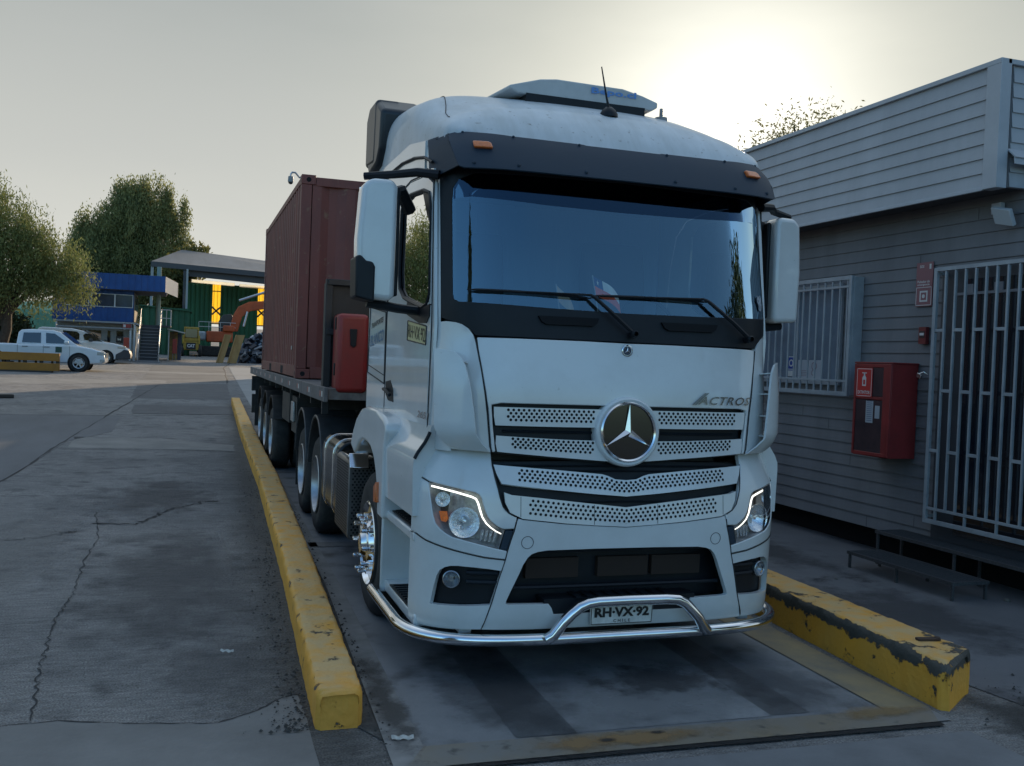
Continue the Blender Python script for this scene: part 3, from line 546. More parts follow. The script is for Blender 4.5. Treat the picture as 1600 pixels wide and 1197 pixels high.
# kerb mirror on the far side, over the windscreen edge
# --- shut lines between the panels, door rubbers
for sg in (-1, 1):
    def seam(pts, key='L', off=.0005, r=.0028):
        mb = MB(); q = []
        for a, b_ in zip(pts, pts[1:]):
            k = max(1, int(math.hypot(b_[0]-a[0], b_[1]-a[1])/.03)); q += [(a[0]+(b_[0]-a[0])*i/k, a[1]+(b_[1]-a[1])*i/k) for i in range(k)]
        q.append(pts[-1]); mb.tube([surf(key, off)(sg*a, b_) for a, b_ in q], r, 5); part(mb, 'panel_seam', PAN, bevel=0)
    seam([(.95,2.03),(.92,1.86),(.895,1.70),(.883,1.62),(.86,1.40),(.848,1.372)], 'C', r=.004)
    seam([(.83,1.30),(.815,1.19),(.797,1.11),(.778,1.055),(.745,1.018),(.70,.995)], r=.0035)
    seam([(.699,.965),(.706,.92),(.725,.86),(.745,.785),(.752,.745),(.785,.63),(.822,.485),(.868,.34)], r=.003)
    seam([(.752,.741),(.876,.7535),(1.0,.7765),(1.135,.8025),(1.251,.8265),(1.343,.8535),(1.41,.857)], r=.0035)
    seam([(1.237,1.172),(1.30,1.190),(1.40,1.219)], r=.003)
    mb = MB(); dl = [(5.77,1.463),(5.755,2.1),(5.835,3.0),(6.05,3.068),(6.5,3.098),(6.87,3.065),(7.03,2.955),(7.108,2.7),(7.168,2.2),(7.168,1.463),(5.77,1.463)]
    mb.tube([(X0+sg*1.1515, *p) for p in dl], .005, 5); part(mb, 'door_seam', PAN, bevel=0)
# --- bull bar
mb = MB(); BF = surf('L', .055)
pts = [BF(s, .292) for s in list(np.linspace(-2.3, -1.6, 5))+list(np.linspace(-1.55, 1.55, 63))+list(np.linspace(1.6, 2.3, 5))]
mb.tube(pts, .036, 14); bb = part(mb, 'bull_bar', CHROME, bevel=0, smooth=60)
mb = MB(); h = [(-.50,.31),(-.46,.335),(-.41,.385),(-.36,.435),(-.31,.475),(-.26,.495),(-.2,.503),(0,.505),(.25,.503),(.33,.497),(.38,.475),(.43,.43),(.48,.38),(.53,.335),(.56,.31)]
mb.tube([surf('L', .085)(s, z) for s, z in h], .034, 14); part(mb, 'hoop', CHROME, bb, bevel=0, smooth=60)
mb = MB(); pl = [(-.215,.352),(.195,.352),(.198,.458),(-.218,.458)]; panel(mb, pl, surf('L', .03), .006, step=.2)
lp = part(mb, 'number_plate', mat('plate_white', (.82,.82,.78), .5, var=.25, scale=20), bevel=.002)
mb = MB(); text(mb, 'RH·VX·92', lambda u, v: surf('L', .033)(-.01+u, .418+v), .36, .062, bold=.045); text(mb, 'CHILE', lambda u, v: surf('L', .033)(-.01+u, .368+v), .11, .014, bold=.02, spacing=1.6)
for a, b_ in zip(pl, pl[1:]+pl[:1]): mb.tube([surf('L', .033)(a[0]*.97, .405+(a[1]-.405)*.93), surf('L', .033)(b_[0]*.97, .405+(b_[1]-.405)*.93)], .002, 4)
part(mb, 'plate_lettering', mat('letter_black', (0,0,0)), lp, bevel=0)
# --- wheels
def wheel(x, y, z, r, sg, parent, kind='drive', w=.28, twin=False):
    """outer tyre face at x; sg = outward direction"""
    ax = (sg, 0, 0); q = r/.52; mb = MB()
    prof = [(-w,.30*q),(-w,.46*q),(-w+.03,.505*q),(-w+.06,.52*q),(-.06,.52*q),(-.03,.505*q),(0,.46*q),(.004,.40*q),(-.012,.30*q)]
    mb.lathe(prof, (x, y, z), ax, 40)
    if twin: mb.lathe([(a-w-.06, b_) for a, b_ in prof], (x, y, z), ax, 40)
    for k in range(40):
        if twin or kind == 'steer':
            pass
    t = part(mb, 'wheel', RUBBER, parent, bevel=0)
    mb = MB()
    if kind == 'steer':
        mb.lathe([(-.2,.30*q),(-.02,.30*q),(.012,.305*q),(.018,.295*q),(-.02,.28*q),(-.03,.20*q),(.01,.165*q),(.03,.15*q),(.035,.10*q),(.05,.085*q),(.07,.07*q),(.075,0)], (x, y, z), ax, 36)
        for k in range(10):
            a = 2*math.pi*k/10; c = Vector((x, y+.20*q*math.cos(a), z+.20*q*math.sin(a))); mb.lathe([(-.03,.024),(.03,.024),(.035,.013),(.05,.012),(.055,.019),(.085,.017),(.09,.008),(.09,0)], c, ax, 8)
    else:
        mb.lathe([(-.02,.30*q),(.006,.305*q),(.012,.295*q),(-.10,.275*q),(-.15,.22*q),(-.15,.14*q),(-.06,.13*q),(-.04,.11*q),(-.03,0)], (x, y, z), ax, 36)
        for k in range(10):
            a = 2*math.pi*k/10; c = Vector((x-sg*.15, y+.18*q*math.cos(a), z+.18*q*math.sin(a))); mb.lathe([(0,.018),(.035,.018),(.04,0)], c, ax, 6)
    part(mb, 'rim', CHROME if kind == 'steer' else ALU, t, bevel=0)
    return t
for sg in (-1, 1):
    wheel(X0+sg*1.235, 7.13, .52, .53, sg, truck, 'steer', .32)
    for y in (10.45, 11.82): wheel(X0+sg*1.22, y, .52, .52, sg, truck, 'drive', .27, True)
    X = lambda d: X0+sg*d
    for y in (10.45, 11.82):
        a = np.linspace(R(8), R(172), 14); mb = MB()
        mb.prism([(y+.62*math.cos(t), .60+.66*math.sin(t)) for t in a]+[(y+.59*math.cos(t), .60+.63*math.sin(t)) for t in a[::-1]], lambda yy, z, d: Vector((X(d), yy, z)), .62, 1.25); part(mb, 'mudguard', mat('guard_grey', (.05,.055,.06), .4, var=.4, scale=7), bevel=.01)
    mb = MB(); mb.box(min(X(.66), X(1.22)), max(X(.66), X(1.22)), 12.45, 12.47, .25, 1.0); part(mb, 'mud_flap', RUBBER, bevel=0)
# tanks
def rbox(x0, x1, y0, y1, z0, z1, r, n=5):
    poly = []
    for cx, cz, a0 in ((x1-r, z1-r, 0), (x0+r, z1-r, 90), (x0+r, z0+r, 180), (x1-r, z0+r, 270)):
        for k in range(n+1): t = R(a0+90*k/n); poly.append((cx+r*math.cos(t), cz+r*math.sin(t)))
    return poly
mb = MB(); mb.prism(rbox(1.27, 1.90, 0, 0, .42, 1.14, .14), lambda u, v, d: Vector((u, d, v)), 8.62, 9.62); tk = part(mb, 'fuel_tank', mat('tank_black', (.03,.032,.035), .16, .6, var=.3, scale=5), bevel=.02)
for y in (8.85, 9.4): mb = MB(); mb.prism(rbox(1.262, 1.91, 0, 0, .412, 1.148, .145), lambda u, v, d: Vector((u, d, v)), y, y+.05); part(mb, 'tank_strap', CHROME, tk, bevel=.004)
mb = MB(); mb.prism(rbox(1.255, 1.90, 0, 0, .40, 1.06, .05), lambda u, v, d: Vector((u, d, v)), 7.86, 8.56)
ex = part(mb, 'exhaust_box', mat('exhaust_steel', (.22,.22,.23), .35, .9, var=.3, scale=10), bevel=.008)
mb = MB()
for j in range(26):
    for i in range(20):
        y = 7.9+.032*i+(.016 if j % 2 else 0); z = .44+.023*j; mb.add([(1.2535, y+.009*math.cos(k*math.pi/3), z+.009*math.sin(k*math.pi/3)) for k in range(6)], [tuple(range(6))])
        if i < 16:
            x = 1.29+.032*i+(.016 if j % 2 else 0); mb.add([(x+.009*math.cos(k*math.pi/3), 7.8585, z+.009*math.sin(k*math.pi/3)) for k in range(6)], [tuple(range(6))])
part(mb, 'exhaust_mesh', HOLE, ex, bevel=0, recalc=False)
mb = MB(); mb.obox((1.38, 8.05, 1.10), (.13,0,.02), (0,.17,.0), (0,0,.012)); mb.obox((1.33, 7.84, 1.05), (.075,-.015,0), (0,.035,.055), (.0,.008,-.004)); mb.box(1.45, 1.8, 7.9, 8.5, 1.061, 1.085)
part(mb, 'heat_shield', CHROME, ex, bevel=.004)
mb = MB(); mb.prism(rbox(3.20, 3.83, 0, 0, .42, 1.14, .14), lambda u, v, d: Vector((u, d, v)), 8.0, 9.7); part(mb, 'fuel_tank', mat('tank_black', (0,0,0)), bevel=.02)
mb = MB()
for x in (2.13, 2.87): mb.box(x, x+.08, 6.0, 12.5, .72, 1.02)
mb.box(1.75, 3.3, 5.65, 7.9, .38, 1.35); mb.box(2.2, 2.9, 10.4, 11.9, 1.02, 1.16); mb.box(1.45, 3.6, 5.6, 5.66, .34, 1.3); mb.box(1.7, 3.4, 8.2, 8.26, .7, 1.7)  # large black box under the cab is added to block light
for y in (7.15, 10.45, 11.82): mb.tube([(1.5, y, .52), (3.6, y, .52)], .09, 10)
for k in range(5): mb.tube([(2.2+.12*k, 8.1, 1.9-.05*k), (2.2+.13*k, 8.8, 1.35), (2.25+.1*k, 9.6, 1.5)], .018, 6)
part(mb, 'chassis', CHASSIS, bevel=.004)
# flags lying on the dashboard behind the windscreen
def flag(name, label, base, top, dirx, w, h, mats_):
    mb = MB(); b0 = Vector(base); t0 = Vector(top)
    mb.tube([b0, t0], .004, 6, 0); ax = (t0-b0).normalized(); dx = Vector(dirx).normalized(); n = 16
    def pt(u, v): return t0-ax*(h*(1-v)+.004)+dx*(w*u)+Vector((0, .015*math.sin(u*7), -.06*u*u))
    mb.grid(pt, n, 10, 1)
    k0 = len(mb.f)-n*10
    for j in range(10):
        for i in range(n):
            mb.m[k0+j*n+i] = 1 if j < 5 else (2 if i < 6 else 3)
    mb.add([pt(.19+.045*math.cos(a)*(1 if q % 2 == 0 else .4), .75+.16*math.sin(a)*(1 if q % 2 == 0 else .4))+Vector((0,-.003,0)) for q, a in enumerate(np.linspace(math.pi/2, math.pi*2.5, 11)[:-1])], [tuple(range(10))], 3)
    return tag(mb.build(name, mats_, smooth=0), label, 'flag')
fr_, fw_, fb_ = mat('flag_red', (.95,.13,.04), .8), mat('flag_white', (.9,.82,.7), .8), mat('flag_blue', (.03,.05,.16), .8)
pole = mat('pole_grey', (.3,.3,.3), .5)
flag('dashboard_flag', 'small red, white and blue flag with a white star standing on the truck dashboard', (2.42,5.62,2.22), (2.37,5.62,2.46), (1,.1,-.25), .20, .12, [pole, fr_, fb_, fw_])
flag('dashboard_flag', 'small drooping pale tan flag on the truck dashboard, left of the red one', (2.16,5.62,2.22), (2.13,5.62,2.39), (1,.1,-.55), .15, .10, [pole, mat('flag_tan', (.6,.42,.26), .8), mat('flag_tan', (0,0,0)), mat('flag_tan', (0,0,0))])
# ================================================================ TRAILER AND CONTAINER
trailer = thing('flatbed_trailer', 'long dark flatbed semi-trailer behind the white truck with a tall black headboard', 'trailer', (2.54, 15.5, 0))
tp = lambda mb, n, m, par=None, bevel=.005, **k: mb.build(n, m, par or trailer, bevel=bevel, **k)
mb = MB(); mb.box(1.29, 3.79, 9.55, 21.6, 1.46, 1.575); tp(mb, 'deck', mat('deck_steel', (.20,.20,.20), .6, .3, col2=(.10,.09,.085), scale=6))
for x0, x1 in ((1.25, 1.288), (3.792, 3.83)):
    mb = MB(); y = 9.5
    while y < 21.5: mb.box(x0, x1, y, y+1.99, 1.44, 1.583); y += 2.0
    tp(mb, 'edge_rail', mat('rail_grey', (.17,.17,.18), .5, .3, var=.45, scale=6))
for k in range(11):
    y = 9.62+k*1.08
    for x in (1.2485, 3.8315):
        mb = MB(); mb.box(min(x, x+.001), x+.001, y, y+.10, 1.485, 1.54, 0); mb.box(x, x+.0012, y+.13, y+.23, 1.485, 1.54, 1); tp(mb, 'reflector_strip', [mat('refl_white', (.55,.55,.52), .4), mat('refl_red', (.35,.10,.08), .4)], None, 0)
mb = MB(); mb.box(1.28, 3.80, 9.92, 10.0, 1.58, 2.62); mb.box(1.28, 1.35, 9.86, 9.92, 1.3, 2.66); mb.box(3.73, 3.8, 9.86, 9.92, 1.3, 2.66); mb.box(1.30, 3.78, 9.84, 9.915, 2.10, 2.16); mb.box(1.30, 3.78, 9.84, 9.915, 2.60, 2.66)
for k in range(5): mb.box(1.85+.4*k, 1.9+.4*k, 9.86, 9.917, 1.6, 2.6)
tp(mb, 'headboard', mat('headboard_black', (.022,.024,.028), .5, var=.4, scale=5))
mb = MB(); mb.box(1.36, 1.67, 9.52, 9.84, 1.53, 2.31); eb = tp(mb, 'extinguisher_box', RED, None, .05, seg=4)
mb = MB(); mb.prism([(1.48,2.16),(1.55,2.16),(1.545,2.0),(1.52,1.98),(1.49,2.0)], lambda u, v, d: Vector((u, d, v)), 9.50, 9.522); tp(mb, 'latch', BLACK, eb, .004)
for z in (1.7, 2.15): mb = MB(); mb.box(1.35, 1.37, 9.60, 9.66, z, z+.12); tp(mb, 'hinge', BLACK, eb, .004)
mb = MB()
for x in (2.05, 2.95): mb.box(x-.06, x+.06, 10.2, 21.5, 1.0, 1.455)
for y in np.arange(10.2, 21.5, 1.2): mb.box(1.35, 3.74, y, y+.08, 1.33, 1.455)
mb.box(1.35, 1.75, 12.9, 13.5, .85, 1.33); mb.box(1.32, 1.36, 13.55, 14.6, .95, 1.35)
for x in (1.75, 3.2): mb.box(x, x+.14, 13.0, 13.14, .45, 1.4); mb.box(x-.05, x+.19, 12.95, 13.2, .36, .42)
for y in (16.2, 17.5, 18.8): mb.tube([(1.5, y, .52+gz(y)), (3.6, y, .52+gz(y))], .08, 10)
mb.box(1.3, 3.78, 21.45, 21.55, .6, 1.0)
tp(mb, 'frame', CHASSIS)
mb = MB(); mb.box(1.318, 1.345, 13.05, 13.35, 1.0, 1.26); tp(mb, 'tool_box_lid', ALU)
for sg in (-1, 1):
    for y in (16.2, 17.5, 18.8):
        wheel(X0+sg*1.24, y, .50+gz(y), .50, sg, trailer, 'drive', .27, True)
        X = lambda d: X0+sg*d
        mb = MB(); a = np.linspace(R(25), R(155), 10); mb.prism([(y+.60*math.cos(t), .56+gz(y)+.62*math.sin(t)) for t in a]+[(y+.575*math.cos(t), .56+gz(y)+.595*math.sin(t)) for t in a[::-1]], lambda yy, z, d: Vector((X(d), yy, z)), .64, 1.26); tp(mb, 'mudguard', CHASSIS)
    mb = MB(); mb.box(min(X(.66), X(1.28)), max(X(.66), X(1.28)), 19.75, 19.77, .45, 1.4); tp(mb, 'mud_flap', RUBBER, None, 0); mb = MB(); mb.box(min(X(1.1), X(1.29)), max(X(1.1), X(1.29)), 20.7, 20.9, 1.1, 1.4); tp(mb, 'tail_bracket', RUBBER, None, 0)
# container
CMAT = mat('container_red', (.23,.062,.045), .55, col2=(.14,.042,.034), scale=1.6, stretch=(1,1,.35), detail=8, spots=(9, (.24,.13,.08), .62, .72), bump=.002, bscale=25)
cont = thing('shipping_container', 'dark red corrugated steel shipping container standing on the flatbed trailer', 'container', (2.5, 15.5, 1.585))
cp = lambda mb, n, m=CMAT, par=None, bevel=.006, **k: mb.build(n, m, par or cont, bevel=bevel, **k)
x0, x1, y0, y1, z0, z1 = 1.28, 3.72, 12.55, 18.6, 1.59, 4.16
def corr(a0, a1, pitch, d, f, zlo, zhi, f1=.26, f2=.24):
    vs, fs = [], []; a = a0; P2 = []
    while a < a1-1e-6:
        for u, w in ((0,0),(f1,0),(.5,1),(.5+f2,1)):
            if a+u*pitch <= a1: P2.append((a+u*pitch, w*d))
        a += pitch
    P2.append((a1, 0)); n = len(P2)
    return [f(a, w, zlo) for a, w in P2]+[f(a, w, zhi) for a, w in P2], [(i, i+1, n+i+1, n+i) for i in range(n-1)]
for xs, sg in ((x0, 1), (x1, -1)):
    mb = MB(); mb.add(*corr(y0+.14, y1-.14, .278, .036, lambda a, w, z: (xs+sg*(.008+w), a, z), z0+.16, z1-.1)); cp(mb, 'side_wall', bevel=0, smooth=0)
mb = MB(); mb.add(*corr(x0+.14, x1-.14, .43, .045, lambda a, w, z: (a, y0+.01+w, z), z0+.14, z1-.12)); cp(mb, 'end_wall', bevel=0, smooth=0)
mb = MB(); mb.box(x0+.1, x1-.1, y1-.06, y1-.02, z0+.1, z1-.1); cp(mb, 'door_end', bevel=0)
mb = MB(); mb.box(x0+.02, x1-.02, y0+.05, y1-.05, z1-.05, z1-.02); cp(mb, 'roof', bevel=0)
mb = MB()
for x in (x0, x1-.13):
    for y in (y0, y1-.13): mb.box(x, x+.13, y, y+.13, z0+.12, z1-.12)
for x in (x0, x1-.06): mb.box(x, x+.06, y0+.13, y1-.13, z1-.10, z1-.02); mb.box(x, x+.05, y0+.18, y1-.18, z0+.01, z0+.16)
mb.box(x0+.18, x1-.18, y0, y0+.06, z0+.0, z0+.14); mb.box(x0+.18, x1-.18, y0, y0+.06, z1-.13, z1-.02); mb.box(x0+.18, x1-.18, y1-.06, y1, z0, z0+.14); mb.box(x0+.18, x1-.18, y1-.06, y1, z1-.13, z1)
cp(mb, 'frame')
for x in (x0-.002, x1-.178):
    for y in (y0-.004, y1-.176):
        for z in (z0-.004, z1-.118):
            mb = MB(); mb.box(x, x+.18, y, y+.18, z, z+.122); mb.tube([(x+.09, y-.001, z+.06), (x+.09, y+.02, z+.06)], .035, 12, 1); mb.tube([(x-.001, y+.09, z+.06), (x+.02, y+.09, z+.06)], .035, 12, 1); cp(mb, 'corner_casting', [CMAT, DARK])
for ya in (14.3, 16.4):
    mb = MB(); mb.box(x0-.002, x0+.04, ya, ya+.36, z0+.02, z0+.13); cp(mb, 'fork_pocket', DARK, bevel=0)
mb = MB(); mb.box(x0+.005, x0+.0075, 13.15, 13.27, 1.95, 2.0)
for k in range(8): text(mb, 'TCLU4285'[k], lambda u, v, k=k: Vector((x0+.004, 18.28-u, 3.9-.27*k+v)), .07, .13, bold=.02)
cp(mb, 'marking', mat('faded_white', (.42,.38,.36), .7), bevel=0)
cc = thing('security_camera', 'small dome security camera on a bent arm showing above the corner of the red container', 'camera', (3.4, 30, gz(30)))
mb = MB(); mb.tube([(3.4, 30, gz(30)), (3.4, 30, 7.19)], .06, 10); mb.tube([(3.4,30,7.16),(2.98,30,7.20),(2.93,30,7.26),(2.86,30,7.33),(2.77,30,7.33),(2.73,30,7.27),(2.73,30,7.18)], .03, 8); mb.build('pole', ALU, cc)
mb = MB(); mb.lathe([(.10,.03),(.08,.075),(-.06,.085),(-.08,.08)], (2.73,30,7.12), (0,0,1), 16); mb.build('camera_housing', mat('aerial_grey', (0,0,0)), cc)
mb = MB(); mb.sphere((2.73,30,7.04), .075, 8); mb.build('camera_dome', DGLASS, cc)
# ================================================================ GROUND
CONC = mat('yard_concrete', (.215,.208,.20), .85, col2=(.135,.133,.132), scale=.55, detail=10, bump=.022, bscale=34, spots=(3.2, (.075,.075,.077), .54, .74), rvar=.1)
ASPH = mat('patched_asphalt', (0.098,0.100,0.103), .8, col2=(0.063,0.064,0.069), scale=1.6, detail=8, bump=.006, bscale=40)
def add_kerb_dirt(m):
    t = m.node_tree; L = t.links; b = t.nodes['Principled BSDF']; src = b.inputs['Base Color'].links[0].from_socket
    tc = t.nodes.new('ShaderNodeTexCoord'); sp = t.nodes.new('ShaderNodeSeparateXYZ'); L.new(tc.outputs['Object'], sp.inputs[0])
    def M(op, a, b_, c=None, cl=False):
        n = t.nodes.new('ShaderNodeMath'); n.operation = op; n.use_clamp = cl
        for i, v in enumerate((a, b_, c)):
            if v is None: continue
            if isinstance(v, (int, float)): n.inputs[i].default_value = v
            else: L.new(v, n.inputs[i])
        return n.outputs[0]
    kx = M('MULTIPLY_ADD', sp.outputs['Y'], .028, .53); d = M('ABSOLUTE', M('SUBTRACT', sp.outputs['X'], kx), 0)
    n = t.nodes.new('ShaderNodeTexNoise'); n.inputs['Scale'].default_value = 2.6; n.inputs['Detail'].default_value = 9; n.inputs['Roughness'].default_value = .72; L.new(tc.outputs['Object'], n.inputs['Vector'])
    near = M('MULTIPLY_ADD', d, -1.35, 1.0, True); mask = M('MULTIPLY', M('MULTIPLY_ADD', M('ADD', near, n.outputs[0]), 2.2, -1.9, True), M('MULTIPLY_ADD', sp.outputs['Y'], -.04, 1.6, True))
    mx = t.nodes.new('ShaderNodeMix'); mx.data_type = 'RGBA'; L.new(M('MULTIPLY', mask, .8), mx.inputs[0]); L.new(src, mx.inputs[6]); mx.inputs[7].default_value = (.06, .058, .055, 1); L.new(mx.outputs[2], b.inputs['Base Color'])
    # fine aggregate speckle
    v = t.nodes.new('ShaderNodeTexNoise'); v.inputs['Scale'].default_value = 95; v.inputs['Detail'].default_value = 3; L.new(tc.outputs['Object'], v.inputs['Vector'])
    r = t.nodes.new('ShaderNodeMapRange'); L.new(v.outputs[0], r.inputs[0]); r.inputs[1].default_value = .3; r.inputs[2].default_value = .7; r.inputs[3].default_value = .45; r.inputs[4].default_value = 1.55
    mpb = t.nodes.new('ShaderNodeMapping'); mpb.inputs['Scale'].default_value = (.22, 1, 1); L.new(tc.outputs['Object'], mpb.inputs[0]); v2 = t.nodes.new('ShaderNodeTexNoise'); v2.inputs['Scale'].default_value = 26; v2.inputs['Detail'].default_value = 8; v2.inputs['Roughness'].default_value = .75; L.new(mpb.outputs[0], v2.inputs['Vector']); r2_ = t.nodes.new('ShaderNodeMapRange'); L.new(v2.outputs[0], r2_.inputs[0]); r2_.inputs[1].default_value = .32; r2_.inputs[2].default_value = .68; r2_.inputs[3].default_value = .62; r2_.inputs[4].default_value = 1.38
    m2 = t.nodes.new('ShaderNodeVectorMath'); m2.operation = 'SCALE'; L.new(mx.outputs[2], m2.inputs[0]); L.new(M('MULTIPLY', r.outputs[0], r2_.outputs[0]), m2.inputs['Scale']); L.new(m2.outputs[0], b.inputs['Base Color'])
add_kerb_dirt(CONC)
PALE = mat('pale_concrete', (.23,.222,.208), .85, col2=(.15,.148,.142), scale=1.5, detail=8, bump=.004, bscale=30)
def struct(mb, name, m, smooth=0, **k):
    o = mb.build(name, m, None, smooth=smooth, **k); o['kind'] = 'structure'; return o
ys = [-60,-20,-5,0,4,8,12,13,14,15,16,17,18,20,25,30,36,42,50,60,75,90,120,200,500,1500]; xs = [-900,-200,-60,-20,-8,-4,-2,0,2,4,8,20,60,200,900]
mb = MB(); n = len(xs); mb.add([(x, y, gz(y)) for y in ys for x in xs], [(j*n+i, j*n+i+1, (j+1)*n+i+1, (j+1)*n+i) for j in range(len(ys)-1) for i in range(n-1)]); struct(mb, 'ground', CONC, 30, recalc=False)
def sheet(name, poly, m, h=.004, n=1, wob=0.):
    """flat patch following the ground: poly as (x, y) outline, cut into strips"""
    mb = MB(); pp = []
    for i, p in enumerate(poly):
        q = poly[(i+1) % len(poly)]; k = max(1, int(math.hypot(q[0]-p[0], q[1]-p[1])/(.35 if wob else 2.)))
        for j in range(k):
            t = j/k; pp.append((p[0]+(q[0]-p[0])*t+random.uniform(-wob, wob), p[1]+(q[1]-p[1])*t+random.uniform(-wob, wob)))
    panel(mb, pp, lambda u, v, o=0.: (u, v, gz(v)+h), 0., step=1.5 if wob else 3.)
    o = mb.build(name, m, None, smooth=0, recalc=False); o['kind'] = 'structure'
    return o
sheet('asphalt_patch', [(-1.76,38.1),(1.45,39.8),(1.25,31.2),(-1.6,31.0)], ASPH, .004, wob=.04)
sheet('asphalt_patch', [(-1.81,56),(1.81,55),(1.55,41.0),(-1.76,39.2)], mat('worn_asphalt', (.15,.147,.14), .85, col2=(.085,.085,.085), scale=.9, bump=.004, bscale=30), .004, wob=.04)
sheet('asphalt_patch', [(-1.38,28.4),(1.40,28.4),(1.30,25.9),(-1.33,25.7)], ASPH, .008, wob=.05)
sheet('concrete_patch', [(-2.06,20.4),(-1.19,20.4),(-.13,20.0),(.9,19.2),(.8,18.3),(-.12,18.5),(-1.93,18.6)], PALE, .004, wob=.04)
sheet('concrete_patch', [(-12,36),(-5.92,35.9),(-3.11,37.4),(-.78,38.8),(-.9,41),(-4,40.2),(-12,39)], PALE, .006, wob=.08)
sheet('concrete_patch', [(-30,46.5),(-3,46.5),(3,47),(3,48.6),(-6,48.4),(-30,48)], PALE, .006, wob=.1)
sheet('concrete_slab', [(2.1,56),(4.2,56.5),(4.2,27),(1.7,27)], mat('side_concrete', (.28,.28,.275), .8, col2=(.22,.22,.215), scale=.8), .008)
sheet('asphalt_strip', [(-7,24.8),(-1.5,25.0),(-1.45,21.4),(-2.1,19.6),(-2.38,14.4),(-9,14.6)], mat('strip_asphalt', (0.144,0.146,0.152), .85, col2=(0.103,0.105,0.109), scale=.9, detail=8, bump=.005, bscale=30, stretch=(1,.3,1)), .004)
sheet('concrete_apron', [(-4,5.3),(-.83,5.29),(-.57,5.31),(-.24,5.2),(.19,5.11),(.4,5.25),(.54,5.42),(.64,5.46),(.64,1.0),(-4,1.0)], mat('apron_concrete', (.20,.198,.192), .85, col2=(.14,.139,.135), scale=1.2, detail=9, bump=.004, bscale=30), .004, wob=.012)
DK = mat('crack_dark', (.035,.035,.036), .95)
def crack(name, pts, w=.012, jit=.05, n=8, h=.006):
    mb = MB(); P_ = []
    for a, b_ in zip(pts, pts[1:]):
        for k in range(n):
            t = k/n; P_.append((a[0]+(b_[0]-a[0])*t+random.uniform(-jit, jit), a[1]+(b_[1]-a[1])*t+random.uniform(-jit, jit)))
    P_.append(pts[-1]); vs = []
    for i, p in enumerate(P_):
        q = P_[min(i+1, len(P_)-1)]; r = P_[max(i-1, 0)]; d = Vector((q[0]-r[0], q[1]-r[1])).normalized(); ww = w*random.uniform(.25, 1.2)
        vs += [(p[0]-d.y*ww, p[1]+d.x*ww, gz(p[1])+h), (p[0]+d.y*ww, p[1]-d.x*ww, gz(p[1])+h)]
    mb.add(vs, [(2*i, 2*i+1, 2*i+3, 2*i+2) for i in range(len(P_)-1)]); o = mb.build(name, DK, None, smooth=0, recalc=False); o['kind'] = 'structure'
crack('ground_crack', [(-.69,5.35),(-.77,6.15),(-.79,6.6),(-.82,7.45),(-.78,8.0),(-.82,9.2),(-.80,10.4),(-.96,12.0)], .006, .016, 14)
crack('ground_crack', [(-.95,11.2),(-.5,11.14),(-.35,11.5),(-.2,12.0),(.24,12.7),(.4,12.75)], .018, .05, 14)
crack('ground_crack', [(-2.0,10.3),(-1.66,10.3),(-1.34,10.42),(-1.03,10.75)], .018, .04, 14)
crack('ground_crack', [(-2.0,7.0),(-1.0,7.25),(0,7.3),(.5,7.3)], .004, .02)
crack('ground_joint', [(-2.38,14.4),(-2.14,19.57),(-1.57,29),(-1.0,38.5)], .022, .02, 14)
crack('ground_joint', [(-9,24.9),(-4,24.8),(-1.49,25)], .03, .04, 10)
crack('ground_joint', [(-1.5,25.3),(1.1,25.4)], .02, .02, 8)
crack('ground_joint', [(-2.06,18.4),(.8,18.3)], .012, .04, 8)
crack('ground_joint', [(-.83,5.29),(-.57,5.31),(-.24,5.2),(.19,5.11),(.4,5.25),(.54,5.42),(.64,5.46)], .008, .006, 6)
crack('ground_joint', [(1.45,39.8),(1.8,55),(2.4,62)], .05, .03, 8)
# dirt along the kerbs
mat('kerb_dirt', (.05,.048,.046), .95, col2=(.10,.097,.092), scale=14, bump=.01, bscale=60)
sheet('dirt', [(.88,4.9),(.97,4.7),(1.08,7),(1.16,9),(1.25,15),(1.34,20),(1.22,20),(1.02,10),(.93,6)], mat('kerb_dirt', (0,0,0)), .006, wob=.01)
def stain(cx, cy, rx, ry, col, a=.8, h=.012, nscale=3., k=1.6, rough=.8, name='stain'):
    sheet(name, [(cx-rx*1.3,cy-ry*1.3),(cx+rx*1.3,cy-ry*1.3),(cx+rx*1.3,cy+ry*1.3),(cx-rx*1.3,cy+ry*1.3)], fademat('stain_%d' % int(cx*100+cy*7), col, cx, cy, rx, ry, a, rough, nscale, k), h)
stain(4.75, 4.05, .75, .75, (.045,.044,.042), .95, .009, 2.5, name='dirt')
stain(5.0, 4.0, .5, .35, (.25,.25,.24), .5, .0115, 8, 2.5, name='dirt')
stain(2.55, 5.0, .95, .65, (.25,.255,.26), .55, .0165, 2.2, 2.2)
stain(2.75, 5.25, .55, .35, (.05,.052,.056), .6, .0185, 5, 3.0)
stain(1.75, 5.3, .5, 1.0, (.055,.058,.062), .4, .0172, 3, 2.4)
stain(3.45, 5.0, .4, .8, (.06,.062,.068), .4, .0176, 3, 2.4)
stain(2.15, 4.43, .75, .12, (.27,.17,.075), .75, .0192, 4, 2.0)
stain(3.75, 4.46, .4, .12, (.26,.17,.07), .6, .0196, 4, 2.0)
stain(2.05, 4.43, .07, .035, (.03,.025,.022), .9, .0205, 9, .9)
stain(2.35, 4.47, .06, .03, (.03,.025,.022), .85, .0205, 9, .9)
stain(1.08, 5.2, .12, 1.3, (.05,.048,.045), .6, .0182, 5, 2.4, name='dirt')
stain(-.1, 8.6, .8, 3.2, (.075,.075,.078), .45, .0098, 1.8, 2.2)
stain(-1.5, 9.8, .6, 3.0, (.24,.235,.225), .35, .0102, 2.6, 2.4)
